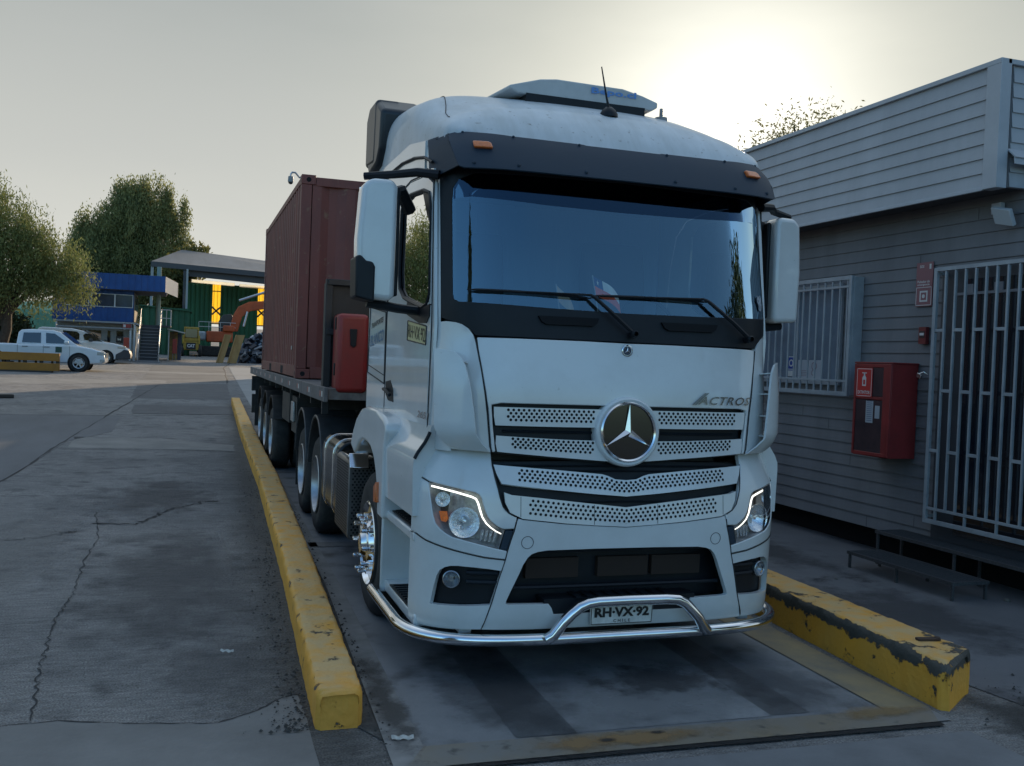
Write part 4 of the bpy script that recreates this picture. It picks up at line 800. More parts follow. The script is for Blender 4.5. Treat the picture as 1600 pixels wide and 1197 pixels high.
stain(.2, 6.0, .5, .9, (.085,.085,.088), .3, .0106, 3, 2.4)
stain(-.3, 13.2, .9, 1.8, (.08,.08,.083), .5, .0110, 2.2, 2.4)
stain(.35, 9.5, .12, 1.6, (.26,.255,.245), .3, .0122, 3.4, 2.4)
stain(5.6, 6.3, .7, 1.6, (.06,.061,.066), .5, .0108, 2.2, 2.2)
stain(5.9, 9.0, .6, 2.0, (.055,.056,.06), .5, .0112, 2.2, 2.2)
# weighbridge platform
STEEL = mat('platform_steel', (0.24,0.248,0.26), .45, .15, col2=(0.15,0.157,0.167), scale=1.1, detail=8, bump=.0015, bscale=60, spots=(2.2, (.055,.057,.06), .56, .72), rvar=.22)
STEEL2 = mat('platform_steel_worn', (0.29,0.298,0.31), .42, .15, col2=(0.149,0.155,0.163), scale=2.3, detail=8, rvar=.2, bump=.001, bscale=80)
sheet('weighbridge_platform', [(1.14,4.35),(4.08,4.30),(4.20,8),(4.3,12),(4.6,21),(1.5,21),(1.30,15),(1.20,8)], STEEL, .008)
for a, b_ in ((1.62, 1.95), (3.1, 3.35)): sheet('platform_strip', [(a,4.58),(b_,4.57),(b_+.1,9.5),(a+.1,9.5)], mat('platform_steel_dark', (.115,.12,.128), .42, .15, col2=(.085,.088,.094), scale=3), .011)
sheet('platform_strip', [(1.95,4.58),(3.1,4.57),(3.2,9.5),(2.05,9.5)], STEEL2, .011)
sheet('platform_edge', [(1.0,4.33),(3.98,4.285),(4.10,4.50),(1.14,4.57)], mat('edge_steel', (.19,.19,.185), .5, .1, col2=(.21,.17,.115), scale=1.1, detail=7, spots=(9, (.06,.055,.05), .6, .72)), .014)
sheet('platform_edge', [(3.80,4.51),(4.09,4.50),(4.22,8.0),(4.34,12),(4.05,12),(3.92,8)], mat('edge_ochre', (.30,.23,.12), .6, .05, col2=(.16,.145,.115), scale=2.2, detail=7), .014)
sheet('platform_edge', [(.95,4.33),(1.09,4.33),(1.14,4.57),(1.235,8),(1.34,15),(1.24,15),(1.12,8)], mat('kerb_concrete', (.25,.247,.24), .8, col2=(.16,.158,.155), scale=3), .013)
for y in (9.62, 15.5): sheet('platform_joint', [(1.18,y),(4.2,y),(4.2,y+.22),(1.18,y+.22)], mat('joint_steel', (.2,.2,.2), .6, .1, var=.4), .013); crack('platform_gap', [(1.18,y-.03),(4.2,y-.03)], .015, .001, 4, .016)
mb = MB(); mb.add([(1.0,4.295,.011),(3.98,4.235,.011),(3.99,4.285,.011),(1.0,4.33,.011)], [(0,1,2,3)]); struct(mb, 'platform_gap', DARK, recalc=False)
mb = MB(); mb.box(1.0, 3.98, 4.326, 4.331, .0, .03); struct(mb, 'platform_lip', ALU) if False else None
sheet('approach_slab', [(.7,4.2),(4.05,4.15),(4.2,1),(.7,1)], mat('approach', (0.184,0.190,0.198), .75, col2=(0.127,0.131,0.138), scale=1.5, detail=8, bump=.003, bscale=60), .006, wob=.006)
sheet('side_apron', [(4.62,4.9),(4.9,14),(7.3,14),(7.3,2),(5.0,2.5)], mat('apron_asphalt', (0.149,0.153,0.164), .8, col2=(0.109,0.113,0.122), scale=.9, detail=8, bump=.003, bscale=80), .006, wob=.02)
# ---------------------------------------------------------------- yellow kerb beams
def kerbmat(name, chip, zlo):
    m = bpy.data.materials.new(name); m.use_nodes = True; t = m.node_tree; L = t.links; b = t.nodes['Principled BSDF']; b.inputs['Roughness'].default_value = .75
    tc = t.nodes.new('ShaderNodeTexCoord'); n = t.nodes.new('ShaderNodeTexNoise'); n.inputs['Scale'].default_value = 5.5; n.inputs['Detail'].default_value = 9; n.inputs['Roughness'].default_value = .7; L.new(tc.outputs['Object'], n.inputs['Vector'])
    s = t.nodes.new('ShaderNodeSeparateXYZ'); L.new(tc.outputs['Object'], s.inputs[0]); zr = t.nodes.new('ShaderNodeMapRange'); L.new(s.outputs['Z'], zr.inputs[0]); zr.inputs[1].default_value = zlo; zr.inputs[2].default_value = zlo+.09; zr.inputs[3].default_value = 0; zr.inputs[4].default_value = chip
    nz = t.nodes.new('ShaderNodeNewGeometry'); sz = t.nodes.new('ShaderNodeSeparateXYZ'); L.new(nz.outputs['Normal'], sz.inputs[0]); fl = t.nodes.new('ShaderNodeMapRange'); L.new(sz.outputs['Z'], fl.inputs[0]); fl.inputs[1].default_value = .55; fl.inputs[2].default_value = .9; fl.inputs[3].default_value = 1; fl.inputs[4].default_value = .12
    mu = t.nodes.new('ShaderNodeMath'); mu.operation = 'MULTIPLY'; L.new(zr.outputs[0], mu.inputs[0]); L.new(fl.outputs[0], mu.inputs[1])
    ad = t.nodes.new('ShaderNodeMath'); ad.operation = 'ADD'; L.new(n.outputs[0], ad.inputs[0]); L.new(mu.outputs[0], ad.inputs[1])
    r = t.nodes.new('ShaderNodeMapRange'); L.new(ad.outputs[0], r.inputs[0]); r.inputs[1].default_value = .615; r.inputs[2].default_value = .65
    n2 = t.nodes.new('ShaderNodeTexNoise'); n2.inputs['Scale'].default_value = 3; n2.inputs['Detail'].default_value = 8; L.new(tc.outputs['Object'], n2.inputs['Vector'])
    c1 = t.nodes.new('ShaderNodeMix'); c1.data_type = 'RGBA'; L.new(n2.outputs[0], c1.inputs[0]); c1.inputs[6].default_value = (.86,.37,.022,1); c1.inputs[7].default_value = (.56,.31,.07,1)
    tp_ = t.nodes.new('ShaderNodeMix'); tp_.data_type = 'RGBA'; ft = t.nodes.new('ShaderNodeMapRange'); L.new(sz.outputs['Z'], ft.inputs[0]); ft.inputs[1].default_value = .5; ft.inputs[2].default_value = .95; ft.inputs[4].default_value = .62; n5 = t.nodes.new('ShaderNodeTexNoise'); n5.inputs['Scale'].default_value = 7; n5.inputs['Detail'].default_value = 8; L.new(tc.outputs['Object'], n5.inputs['Vector']); f5 = t.nodes.new('ShaderNodeMath'); f5.operation = 'MULTIPLY'; L.new(ft.outputs[0], f5.inputs[0]); r5 = t.nodes.new('ShaderNodeMapRange'); L.new(n5.outputs[0], r5.inputs[0]); r5.inputs[1].default_value = .3; r5.inputs[2].default_value = .6; L.new(r5.outputs[0], f5.inputs[1]); L.new(f5.outputs[0], tp_.inputs[0]); L.new(c1.outputs[2], tp_.inputs[6]); tp_.inputs[7].default_value = (.50,.41,.24,1); c1 = tp_
    c3 = t.nodes.new('ShaderNodeMix'); c3.data_type = 'RGBA'; L.new(n2.outputs[0], c3.inputs[0]); c3.inputs[6].default_value = (.022,.024,.022,1); c3.inputs[7].default_value = (.11,.10,.085,1)
    c2 = t.nodes.new('ShaderNodeMix'); c2.data_type = 'RGBA'; L.new(r.outputs[0], c2.inputs[0]); L.new(c1.outputs[2], c2.inputs[6]); L.new(c3.outputs[2], c2.inputs[7]); L.new(c2.outputs[2], b.inputs['Base Color'])
    n3 = t.nodes.new('ShaderNodeTexNoise'); n3.inputs['Scale'].default_value = 30; n3.inputs['Detail'].default_value = 6; L.new(tc.outputs['Object'], n3.inputs['Vector'])
    hs = t.nodes.new('ShaderNodeMath'); hs.operation = 'SUBTRACT'; L.new(n3.outputs[0], hs.inputs[0]); L.new(r.outputs[0], hs.inputs[1])
    bp = t.nodes.new('ShaderNodeBump'); bp.inputs['Distance'].default_value = .008; L.new(hs.outputs[0], bp.inputs['Height']); L.new(bp.outputs[0], b.inputs['Normal']); return m
def kerb(lft, rgt, h, m, label, seed, skew=0.):
    """lft, rgt: x of the two faces as lists of (y, x)"""
    rs = np.random.default_rng(seed); mb = MB(); ya, yb = lft[0][0], lft[-1][0]; N = int((yb-ya)/.06) if yb-ya < 12 else 260
    t = np.linspace(0, 1, N)**1.6; Y = ya+(yb-ya)*t; Y = np.unique(np.concatenate([Y, ya+np.array([.008,.018,.03,.045])]))[:N+4]; N = len(Y)
    K = 18; ring = []
    prof = [(0,0),(0,.35),(0,.7),(.0,.86),(.05,.97),(.12,1),(.3,1),(.5,1),(.7,1),(.88,1),(.95,.97),(1,.86),(1,.7),(1,.35),(1,0)]
    off = rs.normal(0, 1, (N, len(prof), 3)); k = np.array([.25,.5,.25])
    for a in range(3):
        for b_ in range(len(prof)): off[:, b_, a] = np.convolve(off[:, b_, a], k, 'same')
    for i, y in enumerate(Y):
        xl = np.interp(y, [p[0] for p in lft], [p[1] for p in lft]); xr = np.interp(y, [p[0] for p in rgt], [p[1] for p in rgt])
        e = .003 if (i > 0) else .0025
        for j, (u, v) in enumerate(prof):
            o = off[i, j]*e*(1.6 if 2 <= j <= 5 else 1.); q_ = max(0., 1-(y-ya)/.05)**2; u_ = .5+(u-.5)*(1-q_*.22); v = prof[j][1]*(1-.14*q_); y_ = y+skew*u*max(0., 1-(y-ya)/1.2)
            ring.append((xl+(xr-xl)*u_+o[0], y_+o[1]*.6+(.02*(v > .7) if i == 0 else 0), gz(y)+h*v-(.02 if prof[j][1] == 0 else 0)+o[2]))
    n = len(prof); mb.add(ring, [(i*n+j, i*n+j+1, (i+1)*n+j+1, (i+1)*n+j) for i in range(N-1) for j in range(n-1)]+[tuple(range(n))])
    return tag(mb.build('kerb_beam', m, None, bevel=0, smooth=50), label, 'kerb')
kerb([(4.91,.66),(8.4,.80),(14,.97),(21,1.05),(29.4,1.20)], [(4.91,.90),(8.4,1.05),(14,1.24),(21,1.32),(29.4,1.44)], .20, kerbmat('kerb_paint', .05, .10), 'long low yellow kerb beam running along the left of the truck', 1)
kerb([(4.43,4.14),(6.4,4.26),(12,4.42),(21,4.75)], [(4.43,4.56),(6.4,4.60),(12,4.85),(21,5.2)], .275, kerbmat('kerb_paint_chipped', .34, .16), 'chipped and mouldy yellow kerb beam to the right of the truck', 2, .22)
mb = MB(); mb.obox((4.40,4.86,.285), (.075,-.012,0), (.003,.02,0), (0,0,.008)); mb.lathe([(0,.02),(.012,.02),(.014,0)], (4.46,4.85,.286), (0,0,1), 10); tag(mb.build('metal_cleat', mat('rust', (.06,.035,.025), .8), None, bevel=.004), 'short rusty metal cleat lying on top of the right kerb beam', 'metal piece')
# litter and stones
def crumple(name, c, L_, w, ang, m, label, cat):
    mb = MB(); ca, sa = math.cos(ang), math.sin(ang); rs = random.Random(label)
    ph = rs.random()*6
    mb.grid(lambda u, v: Vector((c[0]+ca*(u-.5)*L_-sa*(v-.5)*w*(1-.5*abs(u-.5)), c[1]+sa*(u-.5)*L_+ca*(v-.5)*w, gz(c[1])+.012+.010*abs(math.sin(u*7+ph+v*3))+.008*v)), 12, 4)
    tag(mb.build(name, m, None, smooth=20), label, cat)
PAPER = mat('paper', (.5,.5,.47), .8, var=.3, scale=40)
crumple('litter_scrap', (1.06,4.68), .11, .035, -.15, PAPER, 'crumpled pale scrap on the ground by the near end of the left kerb beam', 'litter')
crumple('litter_scrap', (.28,6.29), .085, .022, -.4, PAPER, 'thin pale sliver of litter on open concrete left of the long kerb beam', 'litter')
for i, (x, y, r, lb) in enumerate([(4.42,3.98,.028,'pale rounded stone, largest one on the dirt near the right kerb end'),(4.60,4.05,.018,'small pale stone beside a larger one on dirt at lower right'),(6.75,6.55,.03,'small grey stone on the apron below the mesh steps'),(6.5,6.05,.02,'tiny grey stone on the apron in front of the mesh steps'),(5.75,7.55,.02,'small dark stone beside the legs of the lower mesh step')]):
    mb = MB(); mb.sphere((x, y, r*.45), r, 6, sz=.6); mb.v = [(a+random.uniform(-r, r)*.12, b_+random.uniform(-r, r)*.12, c+random.uniform(-r, r)*.1) for a, b_, c in mb.v]
    tag(mb.build('stone', mat('stone', (.16,.155,.14), .9, var=.3), None, smooth=30), lb, 'stone')
mb = MB(); rs = random.Random(3)
for k in range(2200):
    q = rs.random()
    if q < .5: y = 4.9+11*rs.random()**1.6; x = np.interp(y, [4.9,14,21], [.64,.95,1.05])-abs(rs.gauss(0, .10))
    elif q < .7: y = 4.6+8*rs.random(); x = np.interp(y, [4.9,14], [.95,1.27])+rs.random()*.10
    else: x = 4.75+rs.gauss(0, .35); y = 4.1+rs.gauss(0, .35)
    if q >= .7 and (y > 4.3 and x < 4.65 or x < 4.2): continue
    r = .003+.011*rs.random()**3; c = Vector((x, y, gz(y)+.012)); mb.add([c+Vector((r*a*rs.uniform(.6,1.3), r*b_*rs.uniform(.6,1.3), r*d)) for a, b_, d in ((1,0,0),(-1,0,0),(0,1,0),(0,-1,0),(0,0,1))], [(0,2,4),(2,1,4),(1,3,4),(3,0,4)])
tag(mb.build('gravel', mat('gravel', (.06,.058,.055), .9, var=.4, scale=30), None, smooth=0, recalc=False), 'loose dark grit scattered along the kerbs', 'gravel', kind='stuff')
# ================================================================ OFFICE
SID = mat('siding_grey', (.19,.193,.203), .6, col2=(.145,.148,.158), scale=2.2, stretch=(1,1,.18), rvar=.1, bump=.001, bscale=30, detail=8)
FAS = mat('fascia_grey', (.40,.415,.44), .55, col2=(.34,.353,.375), scale=2.4, stretch=(1,1,.15), rvar=.1, detail=8)
TRIM = mat('trim_grey', (.43,.45,.48), .5, var=.12, scale=3)
office = thing('office_building', 'long grey clapboard office building with an overhanging slanted fascia, right of the truck', 'building', (7.5, 20, 0))
op = lambda mb, n, m, par=None, bevel=0, **k: mb.build(n, m, par or office, bevel=bevel, **k)
def siding(mb, x, ya, yb, za, zb, pitch=.125, out=.016, sg=-1):
    z = za
    while z < zb-1e-6:
        z2 = min(z+pitch, zb); mb.add([(x+sg*out, ya, z), (x+sg*out, yb, z), (x+sg*.002, yb, z2), (x+sg*.002, ya, z2)], [(0,1,2,3)]); mb.add([(x+sg*out, ya, z), (x+sg*out, yb, z), (x, yb, z), (x, ya, z)], [(3,2,1,0)]); z = z2
mb = MB(); siding(mb, 7.0, 4.6, 47.6, .275, 3.66); mb.box(7.0, 12.5, 4.6, 47.6, .275, 3.62); op(mb, 'wall', SID, smooth=0, recalc=False)  # far length, hidden behind the truck, drawn out to shade the yard
mb = MB(); rs = random.Random(9)
for k in range(27):
    for q in range(1): y = 5+rs.random()*8; mb.box(6.9832, 6.9845, y, y+.003, .28+.125*k, .39+.125*k)
op(mb, 'board_joints', DARK, smooth=0, recalc=False)
mb = MB(); mb.box(7.25, 12.2, 4.8, 47.4, -.05, .274); op(mb, 'underfloor_shade', DARK)  # black box painted in for the shaded gap under the raised building
mb = MB(); siding(mb, 6.62, 6.86, 47.6, 3.60, 4.64, .13, .018); mb.box(6.62, 6.64, 6.8, 47.6, 3.60, 4.66)
z = 3.60
while z < 4.62: z2 = min(z+.13, 4.66); mb.add([(6.75,6.752,z),(12.6,6.752,z),(12.6,6.765,z2),(6.75,6.765,z2)], [(0,1,2,3)]); mb.add([(6.75,6.752,z),(12.6,6.752,z),(12.6,6.77,z),(6.75,6.77,z)], [(0,1,2,3)]); z = z2
mb.box(6.75, 12.6, 6.77, 6.8, 3.6, 4.66)
op(mb, 'fascia', FAS, smooth=0, recalc=False)
mb = MB(); mb.box(6.588, 6.70, 6.735, 6.90, 3.58, 4.70); mb.box(6.585, 6.66, 6.74, 47.6, 4.655, 4.70); mb.box(6.66, 12.6, 6.735, 6.80, 4.655, 4.70); mb.box(6.596, 6.62, 6.9, 47.6, 3.575, 3.61); op(mb, 'corner_trim', TRIM, bevel=.004)
mb = MB(); mb.box(6.64, 12.6, 6.80, 47.6, 3.612, 3.64); mb.box(6.64, 12.6, 6.80, 47.6, 4.62, 4.652); op(mb, 'roof', mat('soffit', (.10,.10,.11), .8))
mb = MB(); mb.obox((7.5, 6.70, 3.86), (.80,0,-.02), (0,.05,.045), (0,-.004,.004)); mb.obox((7.5,6.66,3.79), (.80,0,-.02), (0,.003,.03), (0,.004,0)); op(mb, 'rain_flap', FAS)
def frame(mb, x, ya, yb, za, zb, t=.05, d=.04):
    mb.box(x-d, x, ya, ya+t, za, zb); mb.box(x-d, x, yb-t, yb, za, zb); mb.box(x-d, x, ya+t, yb-t, za, za+t); mb.box(x-d, x, ya+t, yb-t, zb-t, zb)
GR = mat('grille_grey', (.36,.40,.43), .45, .1, col2=(.27,.30,.33), scale=4)
mb = MB(); frame(mb, 6.985, 9.25, 10.95, 1.78, 2.93); mb.box(6.95, 6.985, 10.06, 10.11, 1.83, 2.88); win = op(mb, 'window', TRIM, bevel=.003)
mb = MB(); mb.box(6.966, 6.97, 9.3, 10.9, 1.83, 2.88); op(mb, 'pane', mat('office_pane', (.20,.25,.31), .15, coat=.5, var=.25, scale=2), win)
mb = MB(); frame(mb, 6.86, 8.93, 11.15, 1.67, 2.99, .045, .035)
for z in (1.82, 2.86): mb.box(6.833, 6.853, 8.97, 11.1, z, z+.025)
k = 9.0
while k < 11.1: mb.box(6.836, 6.852, k, k+.022, 1.71, 2.95); k += .135
for y in (8.95, 11.1):
    for z in (1.7, 2.94): mb.box(6.86, 6.99, y, y+.03, z, z+.03)
mb.box(6.86, 6.985, 8.925, 8.94, 1.68, 2.98); op(mb, 'window_grille', GR, bevel=.002)
mb = MB(); mb.box(6.955, 6.985, 4.9, 7.72, .32, 2.98); dr = op(mb, 'door', mat('door_frame', (.05,.055,.065), .5))
for a, b_ in ((4.98, 6.2), (6.28, 7.42)):
    mb = MB(); mb.box(6.945, 6.953, a, b_, .42, 2.85); op(mb, 'pane', mat('door_pane', (.012,.016,.028), .12, coat=.6, col2=(.03,.028,.03), scale=1.5), dr)
mb = MB(); mb.box(6.935, 6.944, 5.0, 7.5, 2.70, 2.725)
for y in (5.2, 5.55, 5.9, 6.25, 6.6, 6.95, 7.3): mb.box(6.932, 6.945, y, y+.10, 2.715, 2.80)
op(mb, 'curtain_track', mat('track_grey', (.22,.22,.24), .6))
mb = MB(); xg = 6.86; zb_, zt = .50, 2.97
mb.box(xg-.03, xg, 7.66, 7.70, zb_, zt); mb.box(xg-.03, xg, 4.6, 7.66, zt-.035, zt); mb.box(xg-.03, xg, 4.6, 7.66, zb_, zb_+.04); mb.box(xg-.028, xg-.002, 4.6, 7.66, zb_+.13, zb_+.155)
y, i = 7.56, 0
while y > 4.65:
    lo = zb_+.155 if i % 3 else zb_+.04
    mb.box(xg-.027, xg-.003, y-.02, y, lo, zt-.035)
    if i % 2 == 0:
        for z in (2.35-.0*i, 1.19): mb.box(xg-.025, xg-.005, y, y+(.10 if i == 0 else .105), z, z+.03)
    else:
        for z in (1.77,): mb.box(xg-.025, xg-.005, y, y+.105, z, z+.03)
    y -= .125; i += 1
for z in (.55, 2.9): mb.box(xg, 6.99, 7.66, 7.69, z, z+.03)
op(mb, 'security_gate', GR, bevel=.002)
mb = MB(); mb.tube([(6.84,7.72,1.93),(6.80,7.74,1.96),(6.78,7.78,1.94)], .006, 6); mb.obox((6.80,7.80,1.92), (0,.028,.012), (0,-.008,.02), (.01,0,0)); tag(mb.build('padlock', CHROME, None, bevel=.003), 'small shiny padlock hanging on the edge of the grey security gate', 'padlock')
# extinguisher cabinet
ec = thing('extinguisher_cabinet', 'dark red metal extinguisher cabinet on the grey wall between window grille and gate', 'cabinet', (6.8, 8.28, 1.06))
CR = mat('cabinet_red', (.27,.03,.03), .45, col2=(.20,.026,.026), scale=4)
mb = MB(); mb.box(6.66, 6.98, 8.02, 8.04, 1.08, 2.03); mb.box(6.66, 6.98, 8.56, 8.58, 1.08, 2.03); mb.box(6.66, 6.98, 8.04, 8.56, 1.08, 1.10); mb.box(6.65, 6.98, 8.01, 8.59, 2.03, 2.045); mb.box(6.96, 6.98, 8.04, 8.56, 1.10, 2.03)
mb.build('body', CR, ec, bevel=.004)
mb = MB(); frame(mb, 6.66, 8.02, 8.58, 1.085, 2.025, .035, .014); mb.box(6.646, 6.66, 8.055, 8.13, 1.12, 1.99); mb.box(6.648, 6.66, 8.13, 8.545, 1.66, 1.69) ; cd = mb.build('cabinet_door', CR, ec, bevel=.003)
mb = MB(); mb.box(6.652, 6.656, 8.13, 8.545, 1.12, 1.655); mb.box(6.652, 6.656, 8.13, 8.545, 1.695, 1.99); mb.build('pane', mat('cabinet_glass', (.075,.045,.05), .3, coat=.4, col2=(.045,.03,.035), scale=6), cd)
SR, SW = mat('sign_red', (.50,.035,.03), .5), mat('sign_white', (.62,.60,.58), .5)
fx = lambda yc, zc, x: (lambda u, v: Vector((x, yc-u, zc+v)))
mb = MB(); mb.box(6.6425, 6.645, 8.29, 8.54, 1.68, 1.985, 0)
for a in ((8.30,8.53,1.69,1.696),(8.30,8.53,1.969,1.975),(8.30,8.306,1.69,1.975),(8.524,8.53,1.69,1.975)): mb.box(6.6415, 6.6424, *a, 1)
mb.prism([(8.385,1.795),(8.445,1.795),(8.445,1.88),(8.43,1.90),(8.40,1.90),(8.385,1.88)], lambda u, v, d: Vector((d, u, v)), 6.6410, 6.6424, 1); mb.box(6.641,6.6424,8.405,8.425,1.90,1.93,1); mb.box(6.641,6.6424,8.38,8.45,1.925,1.935,1); mb.box(6.6405,6.641,8.40,8.43,1.81,1.86,0)
text(mb, 'EXTINTOR', fx(8.415, 1.73, 6.6412), .19, .035, 1, bold=.02); tag(mb.build('extinguisher_sign', [SR, SW], None, smooth=0), 'small red sign reading EXTINTOR on the front of the red wall cabinet', 'sign')
mb = MB(); mb.box(6.6495, 6.6515, 8.27, 8.38, 1.42, 1.645, 0); mb.box(6.6495, 6.6515, 8.17, 8.24, 1.47, 1.60, 0)
for z in np.arange(1.44, 1.65, .02): mb.box(6.6485, 6.6494, 8.285, 8.365, z, z+.006, 1)
mb.build('instruction_label', [mat('label_paper', (.35,.38,.42), .6), mat('label_ink', (.12,.16,.24), .6)], cd)
# wall signs
BR = mat('sign_maroon', (.26,.11,.12), .5)
mb = MB(); mb.box(6.972, 6.98, 7.875, 8.105, 2.62, 3.06, 0); 
for a in ((7.882,8.098,2.628,2.634),(7.882,8.098,2.806,2.812),(7.882,7.888,2.628,2.812),(8.092,8.098,2.628,2.812)): mb.box(6.970, 6.9715, *a, 1)
for s, c in ((.055, 1), (.038, 0)): mb.box(6.9695-.0005*(1-c), 6.9705-.0005*(1-c)*1, 7.99-s, 7.99+s, 2.72-s, 2.72+s, c)
mb.lathe([(0,.02),(.002,.02),(.002,0)], (6.969,7.99,2.72), (-1,0,0), 16, 1); mb.lathe([(0,.02),(.003,.02)], (6.97,7.99,2.72), (-1,0,0), 16, 1)
text(mb, 'SOS', fx(8.03, 3.02, 6.9712), .06, .028, 1, bold=.03); text(mb, 'Pulsador de', fx(8.0, 2.868, 6.9712), .17, .026, 1, bold=.02); text(mb, 'emergencia', fx(8.0, 2.835, 6.9712), .17, .026, 1, bold=.02); mb.box(6.970,6.9715,7.90,7.925,2.99,3.04,1)
tag(mb.build('safety_sign', [BR, SW], None, smooth=0), 'tall narrow maroon safety sign with white writing and square symbol beside the door gate', 'sign')
mb = MB(); mb.box(6.94, 6.982, 7.90, 8.00, 2.24, 2.41, 0); mb.box(6.936, 6.94, 7.915, 7.985, 2.30, 2.37, 1); mb.box(6.934,6.936,7.92,7.98,2.325,2.35,2)
tag(mb.build('alarm_button', [mat('alarm_red', (.18,.03,.03), .4), mat('alarm_dark', (.05,.03,.03), .4), SW], None, bevel=.003), 'small square red alarm call point on the wall below the maroon sign', 'alarm')
mb = MB(); mb.box(6.960, 6.9635, 10.10, 10.26, 1.86, 2.10, 0); mb.box(6.9585, 6.9595, 10.11, 10.25, 1.95, 2.09, 1); mb.lathe([(0,.045),(.001,.045),(.001,.028)], (6.958,10.18,2.02), (-1,0,0), 18, 0); mb.box(6.9585,6.9595,10.11,10.25,1.93,1.94,1)
tag(mb.build('window_notice', [SW, mat('notice_blue', (.02,.06,.30), .5)], None, smooth=0), 'blue and white notice behind the window bars, left one', 'notice')
mb = MB(); mb.box(6.960, 6.9635, 9.60, 10.04, 1.84, 2.06, 0)
mb.lathe([(0,.05),(.001,.05),(.001,.04)], (6.9590,9.72,1.99), (-1,0,0), 18, 1); mb.lathe([(0,.03),(.001,.03),(.001,.022)], (6.9590,9.74,1.91), (-1,0,0), 16, 1)
for k in range(4): mb.box(6.9588, 6.9595, 9.86, 10.0, 1.87+.02*k, 1.875+.02*k, 1)
tag(mb.build('window_notice', [mat('notice_grey', (.42,.44,.48), .5), mat('notice_ink', (.25,.16,.17), .5)], None, smooth=0), 'wide pale notice with faint circles behind the window bars, right one', 'notice')
fl = thing('floodlight', 'pale rectangular floodlight on the wall under the eaves', 'light', (6.9, 6.95, 3.35))
mb = MB(); mb.obox((6.85,6.90,3.37), (-.02,.085,.02), (.03,.0,-.07), (.02,0,.01)); mb.build('lamp_head', mat('flood_grey', (.45,.46,.47), .4), fl, bevel=.006)
mb = MB(); mb.box(6.93, 6.98, 7.02, 7.13, 3.42, 3.52); mb.tube([(6.95,7.05,3.44),(6.88,6.95,3.42)], .012, 6); mb.build('bracket', TRIM, fl, bevel=.004)
hall = thing('shadow_hall', 'plain grey hall hidden behind the truck, added to cast shadow over the yard', 'building', (18, 52, 0))  # unseen building, added and shaped to throw the shadow edge across the yard
mb = MB(); mb.box(7.0, 32, 48.2, 51, .5, 8.0); mb.build('wall', mat('hall_grey', (.2,.2,.2), .7, var=.2), hall); mb = MB(); mb.prism([(6.8,8.0),(32.2,8.0),(18.6,9.0)], lambda u, v, d: Vector((u, d, v)), 48, 51.2); mb.build('roof', mat('hall_roof', (.15,.15,.16), .6), hall)
# mesh steps in front of the gate
MESH = mat('mesh_steel', (.10,.104,.112), .6, .4, var=.4, scale=60, bump=.004, bscale=120)
def step(ax0, ax1, ay0, ay1, z, label):
    t = thing('mesh_step', label, 'step', ((ax0+ax1)/2, (ay0+ay1)/2, 0))
    mb = MB(); mb.box(ax0, ax1, ay0, ay0+.02, z-.03, z); mb.box(ax0, ax1, ay1-.02, ay1, z-.03, z); mb.box(ax0, ax0+.02, ay0+.02, ay1-.02, z-.03, z); mb.box(ax1-.02, ax1, ay0+.02, ay1-.02, z-.03, z)
    y = ay0+.04
    while y < ay1-.03: mb.box(ax0+.02, ax1-.02, y, y+.008, z-.018, z-.003); y += .024
    x = ax0+.05
    while x < ax1-.03: mb.box(x, x+.006, ay0+.02, ay1-.02, z-.012, z-.004); x += .06
    mb.build('tread', MESH, t)
    for x in (ax0+.01, ax1-.035):
        for y in (ay0+.01, (ay0+ay1)/2, ay1-.035): mb = MB(); mb.box(x, x+.022, y, y+.022, 0, z-.03); mb.build('leg', MESH, t)
step(6.22, 6.62, 6.62, 8.02, .17, 'low dark steel mesh step on short legs, the lower one in front of the gate')
step(6.64, 6.98, 6.0, 8.14, .345, 'dark steel mesh landing just under the gate, behind and above the lower step')
# ================================================================ FAR YARD
def leafmat(name, c1, c2, tr=.35):
    if name in _M: return _M[name]
    m = bpy.data.materials.new(name); m.use_nodes = True; t = m.node_tree; L = t.links; b = t.nodes['Principled BSDF']; b.inputs['Roughness'].default_value = .6; b.inputs['Specular IOR Level'].default_value = .25
    g_ = t.nodes.new('ShaderNodeNewGeometry'); mx = t.nodes.new('ShaderNodeMix'); mx.data_type = 'RGBA'; nz_ = t.nodes.new('ShaderNodeTexNoise'); nz_.inputs['Scale'].default_value = .9; tcc = t.nodes.new('ShaderNodeTexCoord'); L.new(tcc.outputs['Object'], nz_.inputs['Vector']); av = t.nodes.new('ShaderNodeMath'); av.operation = 'MULTIPLY_ADD'; av.use_clamp = True; L.new(nz_.outputs[0], av.inputs[0]); av.inputs[1].default_value = 2.4; av.inputs[2].default_value = -.95; a2 = t.nodes.new('ShaderNodeMath'); a2.operation = 'MULTIPLY_ADD'; L.new(g_.outputs['Random Per Island'], a2.inputs[0]); a2.inputs[1].default_value = .45; sc2 = t.nodes.new('ShaderNodeMath'); sc2.operation = 'MULTIPLY'; L.new(av.outputs[0], sc2.inputs[0]); sc2.inputs[1].default_value = .55; L.new(sc2.outputs[0], a2.inputs[2]); L.new(a2.outputs[0], mx.inputs[0]); mx.inputs[6].default_value = (*c1, 1); mx.inputs[7].default_value = (*c2, 1); L.new(mx.outputs[2], b.inputs['Base Color'])
    ts = t.nodes.new('ShaderNodeBsdfTranslucent'); L.new(mx.outputs[2], ts.inputs[0]); ms = t.nodes.new('ShaderNodeMixShader'); ms.inputs[0].default_value = tr; L.new(b.outputs[0], ms.inputs[1]); L.new(ts.outputs[0], ms.inputs[2]); L.new(ms.outputs[0], t.nodes['Material Output'].inputs[0]); _M[name] = m; return m
def simple(name, label, cat, m, mbs, **k): return tag(mbs.build(name, m, None, **k), label, cat)
